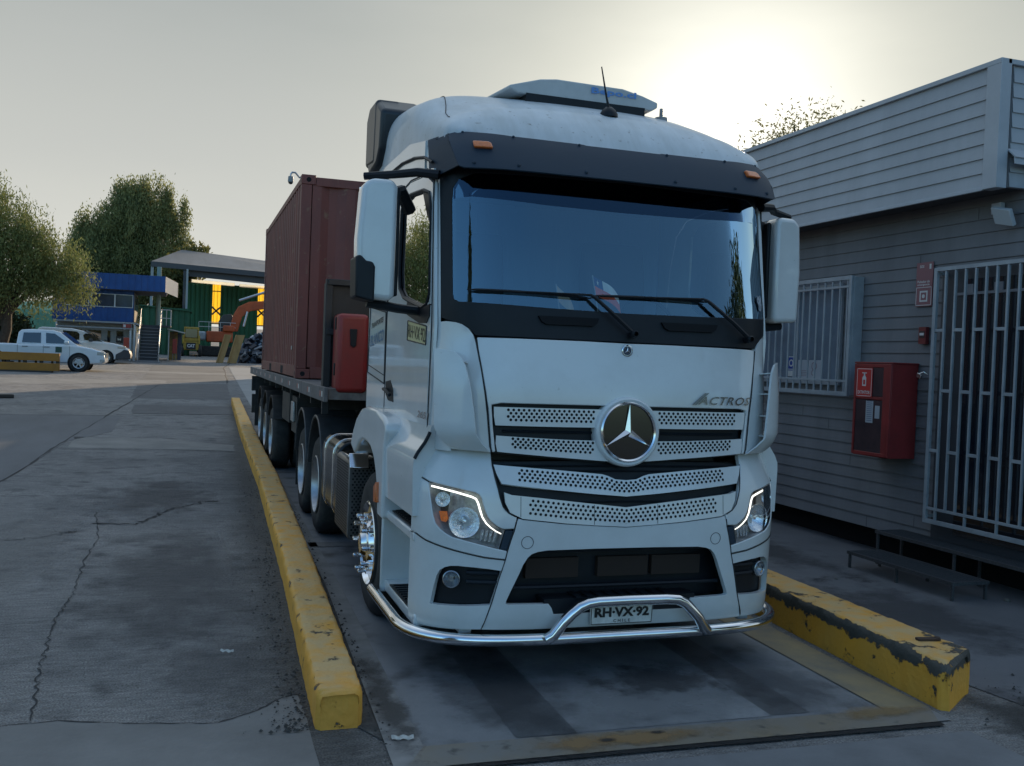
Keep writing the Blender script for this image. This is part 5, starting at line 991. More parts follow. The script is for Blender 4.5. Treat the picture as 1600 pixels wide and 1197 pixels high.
BLUE = mat('blue_sheet', (.012,.075,.26), .5, col2=(.010,.055,.19), scale=1.2, rvar=.15)
GREEN = mat('green_sheet', (.035,.14,.06), .7, col2=(.025,.10,.045), scale=.8, stretch=(1,1,.3))
YEL = leafmat('yellow_sheet', (.85,.56,.04), (.85,.56,.04), .85)
WWALL = mat('white_wall', (.42,.41,.38), .7, var=.2, scale=2)
GREY = mat('mid_grey', (.25,.25,.26), .6, var=.2, scale=2)
# --- blue and white two-storey site office
bo = thing('site_office', 'two-storey site office with a bright blue upper floor over a white ground floor', 'building', (-4.6, 62, 1.08))
bp_ = lambda mb, n, m, par=None, bevel=0, **k: mb.build(n, m, par or bo, bevel=bevel, **k)
def ribbed(mb, x0, x1, y, z0, z1, pitch=.3, d=.03, along='x'):
    f = (lambda a, w, z: (a, y+w, z)) if along == 'x' else (lambda a, w, z: (y-w, a, z))
    mb.add(*corr(x0, x1, pitch, d, f, z0, z1, .4, .15))
g0 = 1.06
mb = MB(); mb.box(-7.6, -3.2, 61.95, 66, 3.40, 5.15); ribbed(mb, -7.6, -3.2, 61.93, 3.36, 4.18, .35); ribbed(mb, -7.6, -3.2, 61.93, 4.95, 5.22, .35); bp_(mb, 'upper_wall', BLUE, smooth=0)
mb = MB(); ribbed(mb, -8.2, -1.45, 61.2, 5.22, 6.14, .35); mb.box(-8.2, -1.46, 61.24, 66.6, 5.30, 5.36); bp_(mb, 'roof_fascia', BLUE, smooth=0)
mb = MB(); mb.add(*corr(0, 1, .07, .03, lambda a, w, z: (-1.44+.62*a+w, 61.24+5.3*a, z), 5.20, 6.12, .4, .15)); bp_(mb, 'roof_end', mat('sheet_white', (.5,.5,.49), .6), smooth=0)
mb = MB(); mb.box(-8.1, -1.5, 61.3, 66.5, 5.2, 5.23); bp_(mb, 'soffit', mat('soffit', (0,0,0)))
for x in (-6.95, -5.55, -4.25):
    mb = MB(); w_ = 1.3 if x < -5 else 1.0; frame(mb, 0, 0, 0, 0, 0) if False else None
    for a in ((x, x+w_+.0, 4.20, 4.235), (x, x+w_, 4.94, 4.975)): mb.box(a[0], a[1], 61.88, 61.92, a[2], a[3])
    for xx in (x, x+w_-.035): mb.box(xx, xx+.035, 61.88, 61.92, 4.235, 4.94)
    wd = bp_(mb, 'window', mat('white_frame', (.6,.62,.62), .5)); mb = MB(); mb.box(x+.035, x+w_-.035, 61.90, 61.915, 4.235, 4.94); bp_(mb, 'pane', mat('blue_pane', (.03,.06,.11), .12, coat=.6, var=.5, scale=2), wd)
mb = MB(); mb.box(-7.4, -3.1, 60.9, 61.9, 3.24, 3.33); mb.box(-7.3, -3.15, 60.86, 60.9, 2.92, 2.99); mb.prism([(-3.1,3.33),(-2.75,3.22),(-2.75,3.14),(-3.1,3.24)], lambda u, v, d: Vector((u, d, v)), 60.9, 61.9); bp_(mb, 'canopy', mat('canopy_grey', (.35,.36,.37), .6, var=.25))
mb = MB(); mb.box(-7.4, -3.2, 61.95, 65.9, g0-.1, 3.24); bp_(mb, 'lower_wall', WWALL)
for a in (-3.34, -3.12, -7.3): mb = MB(); mb.box(a, a+.1, 60.95, 61.05, g0-.1, 3.2); bp_(mb, 'post', mat('white_frame', (0,0,0)))
for a, b_, z in ((-6.6,-6.0,1.6),(-5.8,-4.95,1.3),(-4.1,-3.75,2.1),(-4.6,-4.45,1.1)):
    mb = MB(); mb.box(a, b_, 61.90, 61.94, z, 2.8); bp_(mb, 'ground_window', DGLASS)
mb = MB(); mb.box(-3.2, -3.17, 61.96, 65.8, 3.4, 5.1); 
for y in (62.4, 63.6, 64.8): mb.box(-3.17, -3.14, y, y+.9, 4.1, 5.0, 1)
bp_(mb, 'stair_side_wall', [mat('stair_wall', (.20,.17,.13), .8), mat('blue_pane', (0,0,0))])
# --- steel stair
st = thing('staircase', 'dark steel outdoor staircase with pale handrails climbing to the blue upper floor', 'stairs', (-2.2, 60, 1.08))
mb = MB()
for k in range(11): mb.box(-2.72, -1.72, 59.0+k*.26, 59.30+k*.26, 1.12+k*.19, 1.17+k*.19); mb.box(-2.70, -1.74, 59.29+k*.26, 59.31+k*.26, 1.14+k*.19, 1.34+k*.19)
for x in (-2.76, -1.72): mb.prism([(58.95,1.04),(59.2,1.04),(61.9,3.05),(61.9,3.3),(61.7,3.3)], lambda u, v, d: Vector((d, u, v)), x, x+.04)
mb.box(-3.1, -1.1, 61.9, 63.6, 3.18, 3.26); mb.build('flight', mat('stair_steel', (.05,.052,.058), .6, .2), st)
mb = MB()
for k in range(11): mb.box(-2.72, -1.74, 58.985+k*.26, 59.0+k*.26, 1.15+k*.19, 1.18+k*.19)
mb.build('nosing', mat('nosing', (.22,.22,.23), .6), st)
for x in (-2.78, -1.66):
    mb = MB()
    for h in (.5, 1.0): mb.tube([(x, 59.0, 1.1+h), (x, 61.9, 3.2+h)], .025, 6)
    for k in range(5): mb.tube([(x, 59.05+k*.7, 1.1+k*.5), (x, 59.05+k*.7, 2.1+k*.5)], .02, 6)
    mb.build('handrail', mat('rail_pale', (.45,.44,.42), .5), st)
mb = MB()
for h in (.45, .95): mb.tube([(-1.6,61.95,3.25+h),(-1.12,61.95,3.25+h),(-1.12,63.5,3.25+h)], .025, 6)
for x, y in ((-1.6,61.95),(-1.12,61.95),(-1.36,61.95),(-1.12,62.7),(-1.12,63.5)): mb.tube([(x,y,3.2),(x,y,4.2)], .022, 6)
mb.build('landing_rail', mat('rail_pale', (0,0,0)), st)
mb = MB(); mb.box(-3.0, -1.55, 58.6, 59.2, 1.0, 1.14); mb.build('base_step', GREY, st)
mb = MB(); mb.tube([(-1.9,64,1.1),(-1.9,64,6.9)], .14, 10); simple('support_post', 'tall pale green steel post behind the landing of the outdoor staircase', 'post', mat('post_green', (.22,.30,.27), .6), mb)
# lean-to and things beside the stair
mb = MB(); mb.prism([(-1.3,3.05),(-.28,2.86),(-.28,2.91),(-1.3,3.11)], lambda u, v, d: Vector((u, d, v)), 62.6, 66); mb.box(-1.25, -.72, 64.4, 66, 1.0, 2.95, 1); mb.box(-.72, -.5, 64.5, 66, 1.0, 2.85, 2); mb.box(-1.24, -1.18, 62.8, 62.9, 1.05, 3.0, 0)
tag(mb.build('lean_to', [mat('tin_pale', (.55,.55,.52), .5), mat('lean_yellow', (.42,.28,.05), .7, col2=(.1,.09,.08), scale=2.5), mat('lean_grey', (.08,.10,.16), .7, var=.5, scale=4)], None), 'small tin-roofed yellow shed between the stairs and the green warehouse wall', 'shed')
for (x, y, w, h, c, lb) in ((-.86,62.9,.26,1.15,(.30,.035,.02),'dark red cabinet standing under the tin lean-to beside the stairs'),(-3.42,59.6,.30,1.15,(.36,.05,.025),'red box on a stand at the right front of the white canopy, behind the van')):
    t = thing('red_cabinet', lb, 'cabinet', (x, y, gz(y))); z0_ = gz(y)
    mb = MB(); mb.box(x-w/2, x+w/2, y-.12, y+.12, z0_+.45, z0_+h+.2); mb.build('body', mat('cab_red%d' % int(c[0]*100), c, .5), t, bevel=.02); mb = MB()
    for dx in (-w/2+.03, w/2-.06): mb.box(x+dx, x+dx+.03, y-.1, y-.07, z0_, z0_+.45)
    mb.build('stand', GREY, t)
t = thing('notice_board', 'small black sign on a post with a pale bird-like mark, beside the van', 'sign', (-3.72, 60, gz(60)))
mb = MB(); mb.box(-4.0, -3.64, 59.98, 60.02, 2.12, 2.48, 0); mb.prism([(-3.92,2.38),(-3.82,2.33),(-3.72,2.38),(-3.73,2.25),(-3.78,2.24),(-3.82,2.28),(-3.86,2.24),(-3.91,2.25)], lambda u, v, d: Vector((u, d, v)), 59.970, 59.979, 1); mb.build('board', [mat('board_black', (.01,.01,.01), .5), mat('board_pale', (.5,.48,.4), .5)], t, smooth=0)
mb = MB(); mb.box(-3.84, -3.80, 60.021, 60.06, gz(60), 2.4); mb.build('post', GREY, t)
mb = MB(); mb.box(-3.72, -3.25, 60.84, 60.858, 3.0, 3.22, 0); mb.box(-3.68, -3.55, 60.835, 60.839, 3.03, 3.19, 1); tag(mb.build('canopy_sign', [mat('sign_brick', (.30,.05,.04), .6), SW], None, smooth=0), 'small red and white sign at the corner of the white office canopy', 'sign')
mb = MB(); mb.box(-7.15, -6.8, 60.84, 60.858, 2.35, 2.75); tag(mb.build('canopy_sign', mat('sign_brick', (0,0,0)), None, smooth=0), 'small square red sign at the left end of the office canopy', 'sign')
# --- green warehouse
wh = thing('warehouse', 'large open-fronted green warehouse with yellow strips and a grey pitched metal roof', 'warehouse', (5, 85, 1.68))
wp = lambda mb, n, m, par=None, **k: mb.build(n, m, par or wh, smooth=0, **k)
mb = MB(); mb.add([(-3.0,80,8.55),(16,80,7.95),(16.5,92,9.6),(-.9,92,10.75)], [(0,1,2,3)]); mb.add([(-3.0,80,8.45),(16,80,7.85),(16.5,92,9.5),(-.9,92,10.65)], [(3,2,1,0)]); wp(mb, 'roof', mat('roof_sheet', (.16,.16,.17), .5, .3, var=.25, scale=.6, stretch=(3,.3,1)), recalc=False)
mb = MB(); mb.prism([(-3.0,8.55),(16,7.95),(16,7.55),(-3.0,8.15)], lambda u, v, d: Vector((u, d, v)), 79.9, 80.05); mb.prism([(-.2,8.2),(16,7.65),(16,6.9),(-.2,7.6)], lambda u, v, d: Vector((u, d, v)), 80.3, 80.5); wp(mb, 'eave_beam', mat('beam_grey', (.07,.07,.075), .7))
mb = MB()
for a, b_ in ((-.6, 1.75), (2.42, 5.55), (6.2, 16)): ribbed(mb, a, b_, 88, 1.4, 7.6, .38, .06)
wp(mb, 'wall', GREEN, recalc=False)
for a, b_ in ((1.75, 2.42), (5.55, 6.2)): mb = MB(); ribbed(mb, a, b_, 88.02, 4.2, 7.6, .30, .05); wp(mb, 'yellow_strip', YEL, recalc=False)
mb = MB(); 
for a in (1.75, 5.55):
    mb = MB(); mb.box(a-.02, a+.7, 87.9, 87.96, 6.95, 7.03); wp(mb, 'bracing', mat('beam_grey', (0,0,0))); mb = MB(); mb.obox((a+.34,87.9,5.3), (.36,0,.34), (0,.03,0), (-.05,0,.05)); mb.obox((a+.34,87.9,5.3), (.36,0,-.34), (0,.03,0), (.05,0,.05)); wp(mb, 'bracing', mat('beam_grey', (0,0,0))); mb = MB(); mb.box(a-.05, a+.72, 87.9, 87.96, 4.15, 4.25); wp(mb, 'bracing', mat('beam_grey', (0,0,0)))
mb = MB(); mb.box(-.62,-.42,79.95,80.1,1.6,8.0); wp(mb, 'corner_post', mat('beam_grey', (0,0,0)))
SKYGAP = leafmat('translucent_sheet', (.9,.92,.9), (.9,.92,.9), .9)
for a, b_, z in ((-.0, 3.55, 7.66), (3.95, 9, 7.50)): mb = MB(); mb.prism([(a,z+.22),(b_,z+.12),(b_,z-.16),(a,z-.04)], lambda u, v, d: Vector((u, d, v)), 87.7, 87.75); wp(mb, 'sky_gap_strip', SKYGAP)  # white sheet stands in for bright sky seen through the gap under the roof
mb = MB(); mb.box(-.6, -.5, 88.06, 92, 1.4, 8.2); mb.box(-3.0, -2.8, 80, 80.2, 1.6, 8.4); mb.box(-.4, -.25, 79.6, 79.75, 1.6, 8.1); wp(mb, 'frame', mat('post_pale', (.32,.34,.34), .6))
mb = MB(); mb.sphere((3.9,80.6,7.75), .18, 6); mb.tube([(3.9,80.6,7.75),(3.9,80.6,8.1)], .03, 6); wp(mb, 'bay_lamp', mat('lamp_on', (.8,.8,.8), .4, emit=(1,1,.92), es=1.2))
mb = MB(); ribbed(mb, -3.4, -.0, 75.0, 1.3, 4.85, .4, .06); mb.box(-3.4, 0, 75.1, 79, 1.3, 4.8); mb.prism([(-3.5,4.98),(.1,4.72),(.1,4.64),(-3.5,4.9)], lambda u, v, d: Vector((u, d, v)), 74.8, 79); simple('green_shed', 'low dark green corrugated shed left of the big warehouse, behind the stairs', 'shed', mat('green_dark', (.03,.11,.05), .7, var=.3), mb, smooth=0)
mb = MB(); ribbed(mb, -30, -6.9, 76, 1.3, 4.1, .5, .03); ribbed(mb, -8.4, -6.9, 75.9, 1.3, 3.6, .5, .03)
simple('green_wall', 'pale green corrugated boundary wall behind the parked van and willow tree', 'wall', mat('pale_green', (.14,.30,.19), .7, var=.2, scale=.7), mb, smooth=0)
mb = MB(); mb.lathe([(0,3.4),(2.9,3.4),(3.3,3.0),(3.6,1.6),(3.65,0)], (-9.6, 79.5, 1.4), (0,0,1), 40); simple('storage_tank', 'pale green rounded storage tank behind the willow and the parked van', 'tank', mat('tank_green', (.16,.33,.22), .6, var=.15), mb)
# --- skid steer
sk = thing('skid_steer', 'small yellow and black skid steer loader seen from behind in front of the warehouse', 'loader', (.1, 73, gz(73)))
g = gz(73); mb = MB(); mb.box(-.42, .62, 72.9, 74.6, g+.45, g+1.05); mb.box(-.36, .56, 73.2, 74.4, g+1.3, g+2.1); sk1 = mb.build('body', mat('machine_yellow', (.45,.28,.03), .5, var=.3), sk, bevel=.05)
mb = MB(); mb.box(-.22, .42, 72.86, 72.9, g+.5, g+.98); mb.build('rear_grille', mat('machine_black', (.015,.015,.015), .6), sk)
mb = MB(); text(mb, 'CAT', lambda u, v: Vector((.10+u, 72.85, g+.76+v)), .52, .24, bold=.04); mb.build('lettering', SW, sk, smooth=0)
mb = MB(); mb.box(-.42, .62, 72.95, 74.3, g+1.06, g+1.3); mb.box(-.5, -.38, 72.8, 74.5, g+.9, g+1.5); mb.box(.58, .70, 72.8, 74.5, g+.9, g+1.5)
for x in (-.4, .56): mb.box(x, x+.06, 73.1, 73.2, g+1.2, g+2.1)
mb.build('lift_arms', mat('machine_yellow', (0,0,0)), sk, bevel=.02)
mb = MB(); mb.box(-.3, .5, 73.15, 73.19, g+1.35, g+1.95); mb.build('cab_window', DGLASS, sk)
for x in (-.62, .60):
    for y in (73.25, 74.25): mb = MB(); mb.lathe([(0,.2),(0,.38),(.04,.42),(.2,.42),(.24,.38),(.24,.2)], (x, y, g+.42), (1,0,0), 20); mb.build('wheel', RUBBER, sk)
# --- excavator
exv = thing('excavator', 'orange tracked excavator with its boom bent up, in front of the warehouse', 'excavator', (2.2, 75.5, gz(75)))
g = gz(75.5); OR = mat('machine_orange', (.50,.085,.015), .5, var=.3, scale=2)
mb = MB(); mb.box(1.15, 3.0, 74.6, 76.6, g+1.05, g+1.85); mb.box(2.3, 3.1, 74.4, 75.4, g+1.85, g+2.3); mb.build('house', OR, exv, bevel=.08)
mb = MB(); mb.box(.3, 1.14, 74.7, 76.5, g+1.15, g+1.80); mb.build('counterweight', mat('machine_white', (.40,.46,.5), .5, var=.3), exv, bevel=.15, seg=3)
mb = MB(); mb.prism([(2.05,g+1.85),(3.1,g+1.85),(3.2,g+2.6),(2.9,g+3.2),(2.3,g+3.1),(2.0,g+2.6)], lambda u, v, d: Vector((u, d, v)), 75.6, 76.6); mb.build('cab', mat('machine_dark', (.02,.022,.026), .3), exv, bevel=.05)
mb = MB()
for z in (2.15, 2.5): mb.tube([(.6,74.65,g+z),(3.2,74.65,g+z)], .025, 6)
for x in (.6, 1.3, 2.1, 2.8): mb.tube([(x,74.65,g+1.8),(x,74.65,g+2.5)], .022, 6)
mb.build('guard_rail', mat('rail_pale', (0,0,0)), exv)
mb = MB(); bo_ = [(2.75,g+1.9),(3.35,g+1.9),(3.65,g+3.0),(4.2,g+3.45),(5.6,g+3.75),(5.6,g+4.3),(4.1,g+4.15),(3.35,g+3.75),(3.0,g+3.1)]
mb.prism(bo_, lambda u, v, d: Vector((u, d, v)), 74.9, 75.3); mb.box(5.35, 6.1, 74.85, 75.35, g+2.6, g+5.1); mb.build('boom', OR, exv, bevel=.05)
mb = MB(); mb.tube([(3.4,75.1,g+4.2),(5.3,75.1,g+4.95)], .09, 8); mb.tube([(3.75,74.8,g+2.3),(4.0,74.8,g+3.4)], .08, 8); mb.build('hydraulic_ram', ALU, exv)
for y in (74.5, 76.4): mb = MB(); mb.prism([(.5,g+.3),(.8,g+.02),(3.6,g+.02),(3.9,g+.35),(3.7,g+.75),(.8,g+.75)], lambda u, v, d: Vector((u, d, v)), y, y+.5); mb.build('track', RUBBER, exv, bevel=.08)
# --- boards and scrap
WOOD = mat('raw_board', (.36,.23,.09), .8, col2=(.27,.17,.06), scale=2, stretch=(1,1,.4))
for bx, w_, lb in ((2.0, .42, 'left, narrower one of two tall pale wooden boards leaning on the scrap heap'), (2.72, .55, 'right, wider one of two tall pale wooden boards leaning on the scrap heap')):
    mb = MB(); mb.obox((bx, 62.4, 2.02), (w_/2, 0, 0), (0, .06, 0), (.24, .25, .88)); mb.obox((bx-w_/2+.04, 62.3, 2.02), (.035,0,0), (0,.07,0), (.24,.25,.89))
    tag(mb.build('wooden_board', WOOD, None, bevel=.01), lb, 'board', 'boards leaning on the scrap heap')
mb = MB(); rs = random.Random(5)
cols = [(.03,.04,.06),(.06,.09,.13),(.22,.27,.32),(.34,.36,.38),(.05,.05,.06),(.015,.02,.03)]
for k in range(420):
    x = 4.4+rs.gauss(0, .95); y = 65+rs.gauss(0, .8); hmax = max(.2, 2.1-.55*abs(x-4.7)**1.3-.3*abs(y-65)); z = gz(y)+rs.random()*hmax; 
    if x < 3.0: continue
    a = Vector((rs.gauss(0,1), rs.gauss(0,1), rs.gauss(0,.7))).normalized(); b_ = a.orthogonal().normalized(); c = a.cross(b_); s = rs.uniform(.08, .34)
    mb.obox((x, y, z), a*s, b_*s*rs.uniform(.2,.9), c*rs.uniform(.01,.08), rs.choice([0,0,4,4,5,1,1,1,2,2,3]))
tag(mb.build('scrap_heap', [mat('scrap%d' % i, c, .45, .3) for i, c in enumerate(cols)], None, smooth=0), 'heap of dark and bluish scrap metal and plastic beside the red container', 'scrap', kind='stuff')
# --- orange barrier in front of the pickup
ob = thing('timber_barrier', 'low ochre barrier of two long horizontal beams in front of the white pickup', 'barrier', (-7.2, 44.5, gz(44.5)))
OCH = mat('ochre_paint', (.40,.17,.02), .7, col2=(.30,.13,.02), scale=2); g = gz(44.5)
for z0_, z1_ in ((.06, .38), (.47, .80)):
    mb = MB(); mb.box(-13, -5.12, 44.4, 44.6, g+z0_, g+z1_); mb.build('beam', OCH, ob, bevel=.01)
mb = MB()
for x in np.arange(-12.9, -5, .62): mb.box(x, x+.08, 44.62, 44.72, g, g+.75); mb.box(x+.2, x+.34, 44.45, 44.55, g+.38, g+.47)
mb.build('support', mat('support_dark', (.05,.045,.04), .8), ob)
mb = MB(); mb.box(-12, -5.4, 44.3, 44.9, g-.02, g+.06); mb.build('base', mat('support_dark', (0,0,0)), ob)
mb = MB(); mb.obox((-4.95, 29.9, gz(30)+.05), (.35,.1,.0), (-.05,.2,.0), (0,0,.05)); mb.tube([(-5.3,30,gz(30)+.1),(-4.7,29.8,gz(30)+.04)], .04, 6); tag(mb.build('rubble_piece', mat('support_dark', (0,0,0)), None, bevel=.03), 'dark lump of debris lying on the yard at the left edge', 'debris')
# --- parked vehicles
def vehicle(root, body, roofp, yc, w, g, xw, rw, glass, paint, base, lowdark=None, roof_in=.16, extra=None):
    """body: lower side outline (x, z); roofp: greenhouse outline; side windows as outlines; car points to +x"""
    V = lambda u, v, d: Vector((u, d, g+v)); y0_, y1_ = yc-w/2, yc+w/2
    mb = MB(); mb.prism(body, V, y0_, y1_); b1 = mb.build('body', paint, root, bevel=.07, seg=3)
    mb = MB(); zb = min(p[1] for p in roofp); zt = max(p[1] for p in roofp); n = len(roofp)
    f = lambda p, s: Vector((p[0], yc+s*(w/2-.04-roof_in*((p[1]-zb)/(zt-zb))), g+p[1]))
    mb.add([f(p, -1) for p in roofp]+[f(p, 1) for p in roofp], [tuple(range(n)), tuple(range(2*n-1, n-1, -1))]+[(i, (i+1) % n, n+(i+1) % n, n+i) for i in range(n)]); mb.build('cabin', paint, root, bevel=.05, seg=3)
    for gl in glass:
        for s in (-1, 1):
            mb = MB(); k = len(gl); q = [f(p, s) for p in gl]; mb.add([p+Vector((0, s*.012, 0)) for p in q]+[p-Vector((0, s*.02, 0)) for p in q], [tuple(range(k)), tuple(range(2*k-1, k-1, -1))]+[(i, (i+1) % k, k+(i+1) % k, k+i) for i in range(k)]); mb.build('window', DGLASS, root, smooth=0)
    for x in xw:
        for s in (-1, 1): mb = MB(); mb.lathe([(-.05,rw*1.19),(.012,rw*1.19),(.012,rw*.5)], (x, yc+s*w/2, g+rw), (0,s,0), 32); mb.build('wheel_well', DARK, root)
        for s in (-1, 1):
            mb = MB(); mb.lathe([(-.2,rw*.6),(-.2,rw*.95),(-.16,rw),(-.02,rw),(.02,rw*.95),(.022,rw*.66),(.0,rw*.64)], (x, yc+s*(w/2+.01), g+rw), (0,s,0), 32); wl = mb.build('wheel', RUBBER, root)
            mb = MB(); mb.lathe([(-.02,rw*.66),(.02,rw*.64),(.01,rw*.56),(-.03,rw*.5)], (x, yc+s*(w/2+.01), g+rw), (0,s,0), 28); mb.lathe([(.0,rw*.16),(.02,rw*.14),(.02,0)], (x, yc+s*(w/2+.01), g+rw), (0,s,0), 16)
            for k in range(6 if rw > .35 else 9):
                a = 2*math.pi*k/(6 if rw > .35 else 9); d = Vector((math.cos(a), 0, math.sin(a))); q = Vector((-d.z, 0, d.x)); mb.obox(Vector((x, yc+s*(w/2+.012), g+rw))+d*rw*.37, d*rw*.24, q*rw*.07, (0,.012,0))
            mb.build('rim', ALU, wl)
    return b1
CARW = mat('car_white', (.66,.69,.71), .25, coat=.7, var=.06)
pk = thing('pickup_truck', 'white four-door pickup parked behind the ochre barrier', 'pickup', (-6, 46.7, gz(46.7))); g = gz(46); yc = 46.7
vehicle(pk, [(-8.8,.42),(-8.85,.95),(-8.75,1.12),(-6.95,1.12),(-6.9,1.10),(-5.0,1.13),(-4.6,1.12),(-4.0,1.02),(-3.62,.90),(-3.5,.72),(-3.45,.45),(-3.6,.36),(-4.0,.34),(-8.5,.36)],
    [(-6.98,1.08),(-6.92,1.60),(-6.82,1.72),(-6.4,1.76),(-5.6,1.75),(-5.3,1.68),(-4.72,1.22),(-4.5,1.08)], yc, 1.8, g, (-4.52, -7.75), .375,
    [[(-6.76,1.18),(-6.72,1.60),(-6.05,1.62),(-6.03,1.18)], [(-5.83,1.18),(-5.85,1.62),(-5.5,1.60),(-5.0,1.24),(-4.95,1.18)]], CARW, None)
mb = MB(); mb.box(-5.10,-4.92,45.55,45.76,g+1.16,g+1.30); mb.build('wing_mirror', CARW, pk, bevel=.04)
mb = MB(); mb.add([(-5.24,yc-.68,g+1.66),(-4.62,yc-.80,g+1.18),(-4.62,yc+.80,g+1.18),(-5.24,yc+.68,g+1.66)], [(0,1,2,3)]); mb.v = [(a+.03, b_, c+.03) for a, b_, c in mb.v]; mb.build('windscreen', DGLASS, pk, smooth=0)
mb = MB(); mb.box(-3.80,-3.52,45.79,45.83,g+.74,g+.88); mb.box(-3.50,-3.455,45.95,47.4,g+.62,g+.84); mb.box(-3.68,-3.5,45.785,45.82,g+.44,g+.56); mb.build('headlight', mat('lamp_clear', (.5,.52,.52), .15, .3, var=.3, scale=20), pk, bevel=.01)
mb = MB(); mb.box(-5.45,-5.2,45.785,45.797,g+.80,g+1.04); mb.build('door_sticker', mat('sticker_green', (.02,.07,.05), .5), pk, smooth=0)
mb = MB()
for x in (-6.75,-5.9): mb.box(x,x+.22,45.78,45.795,g+1.0,g+1.03)
for x in (-5.93,-6.93,-4.9): mb.box(x,x+.012,45.792,45.7985,g+.45,g+1.08)
mb.build('door_handle', mat('handle_dark', (.10,.11,.12), .4), pk, smooth=0)
vn = thing('panel_van', 'small white van with black bumper, parked just behind the pickup', 'van', (-5.4, 56.5, gz(56))); g = gz(55.6); yc = 56.5
vehicle(vn, [(-7.6,.35),(-7.6,1.1),(-4.4,1.12),(-3.95,1.10),(-3.4,.98),(-3.10,.80),(-3.0,.55),(-3.02,.30),(-3.5,.22),(-7.4,.25)],
    [(-7.55,1.05),(-7.5,1.72),(-7.3,1.80),(-5.9,1.78),(-5.35,1.68),(-4.55,1.26),(-4.1,1.08)], yc, 1.8, g, (-4.18, -6.9), .33,
    [[(-6.25,1.18),(-6.3,1.66),(-5.62,1.62),(-5.5,1.5),(-5.5,1.2)], [(-5.25,1.2),(-5.32,1.45),(-5.2,1.56),(-4.9,1.48),(-4.35,1.14)], [(-7.3,1.2),(-7.3,1.62),(-6.6,1.64),(-6.5,1.2)]], CARW, None)
mb = MB(); mb.prism([(-3.72,.22),(-3.7,.50),(-3.4,.68),(-3.3,.78),(-3.05,.72),(-2.96,.5),(-2.98,.28)], lambda u, v, d: Vector((u, d, g+v)), 55.57, 57.43); mb.build('bumper', mat('van_bumper', (.035,.04,.05), .5), vn, bevel=.04)
mb = MB(); mb.box(-3.62,-3.22,55.585,55.63,g+.82,g+.94); mb.build('headlight', mat('lamp_clear', (0,0,0)), vn, bevel=.02)
mb = MB(); mb.box(-5.02,-4.84,55.4,55.6,g+1.12,g+1.28); mb.build('wing_mirror', mat('van_bumper', (0,0,0)), vn, bevel=.03)
mb = MB(); mb.add([(-5.30,yc-.72,g+1.70),(-4.25,yc-.82,g+1.16),(-4.25,yc+.82,g+1.16),(-5.30,yc+.72,g+1.70)], [(0,1,2,3)]); mb.v = [(a+.03, b_, c+.035) for a, b_, c in mb.v]; mb.build('windscreen', DGLASS, vn, smooth=0)
# ================================================================ TREES
BARK = mat('bark', (.07,.05,.035), .9, col2=(.035,.026,.02), scale=8, bump=.02, bscale=20)
def tree(name, label, base, clumps, n, size, leaf, seed, droop=0., elong=2.2, trunk=None, group=None, fill=.55, limbs=9):
    rs = np.random.default_rng(seed); base = Vector(base); t = thing(name, label, 'tree', base, group)
    C_ = np.array(clumps, float)                      # x, y, z, rx, ry, rz (relative to base)
    vol = (C_[:, 3]*C_[:, 4]*C_[:, 5])**.75; idx = rs.choice(len(C_), n, p=vol/vol.sum())
    d = rs.normal(size=(n, 3)); d /= np.linalg.norm(d, axis=1)[:, None]; rad = rs.random(n)**fill
    # twig clusters so that gaps and light/dark clumps show
    k = max(8, min(n//26, 1500)); cid = rs.integers(0, k, n)
    cd = rs.normal(size=(k, 3)); cd /= np.linalg.norm(cd, axis=1)[:, None]; crad = rs.random(k)**.38; cidx = rs.choice(len(C_), k, p=vol/vol.sum())
    cc_ = C_[cidx, :3]+cd*crad[:, None]*C_[cidx, 3:]
    tw = .07*C_[:, 3:].mean()+.12
    pos = cc_[cid]+rs.normal(size=(n, 3))*tw*np.array([1, 1, .8+droop*1.6])-np.array([0, 0, droop*.5])
    if droop: pos[:, 2] -= rs.random(n)*droop
    mixm = rs.random(n) < .08; pos[mixm] = (C_[idx, :3]+d*rad[:, None]*C_[idx, 3:])[mixm]
    pos += np.array(base)
    pos = pos[pos[:, 2] > base.z+.3]; n = len(pos)
    a = rs.normal(size=(n, 3)); a[:, 2] -= droop*2.2; a /= np.linalg.norm(a, axis=1)[:, None]; b_ = np.cross(a, rs.normal(size=(n, 3))); b_ /= np.linalg.norm(b_, axis=1)[:, None]
    s = size*rs.uniform(.6, 1.35, n)[:, None]; a = a*s*elong/2; b_ = b_*s/2
    V_ = np.stack([pos-a, pos+b_*.9, pos+a, pos-b_*.9], 1).reshape(-1, 3)
    me = bpy.data.meshes.new('crown'); me.from_pydata(V_.tolist(), [], np.arange(4*n).reshape(-1, 4).tolist()); me.materials.append(leaf)
    o = bpy.data.objects.new('crown', me); COL.objects.link(o); o.parent = t; o.location = -base
    mb = MB(); H = C_[:, 2].max(); r0 = trunk or H*.028
    top = Vector((C_[:, 0].mean(), C_[:, 1].mean(), H*.8)); mb.tube([base-Vector((0,0,.2)), base+top*.25+Vector((r0,0,0)), base+top*.6, base+top], [r0*1.2, r0, r0*.6, r0*.2], 9)
    for q in range(limbs):
        c = Vector(cc_[rs.integers(0, k)]) if q >= len(C_) else Vector(C_[q, :3]); st_ = base+top*rs.uniform(.25, .6); e = base+c; mid = (st_+e)/2+Vector((0,0,.08*H*(1-droop*.5))); mb.tube([st_, mid, e], [r0*.45, r0*.28, r0*.08], 6)
    mb.build('trunk', BARK, t); return t
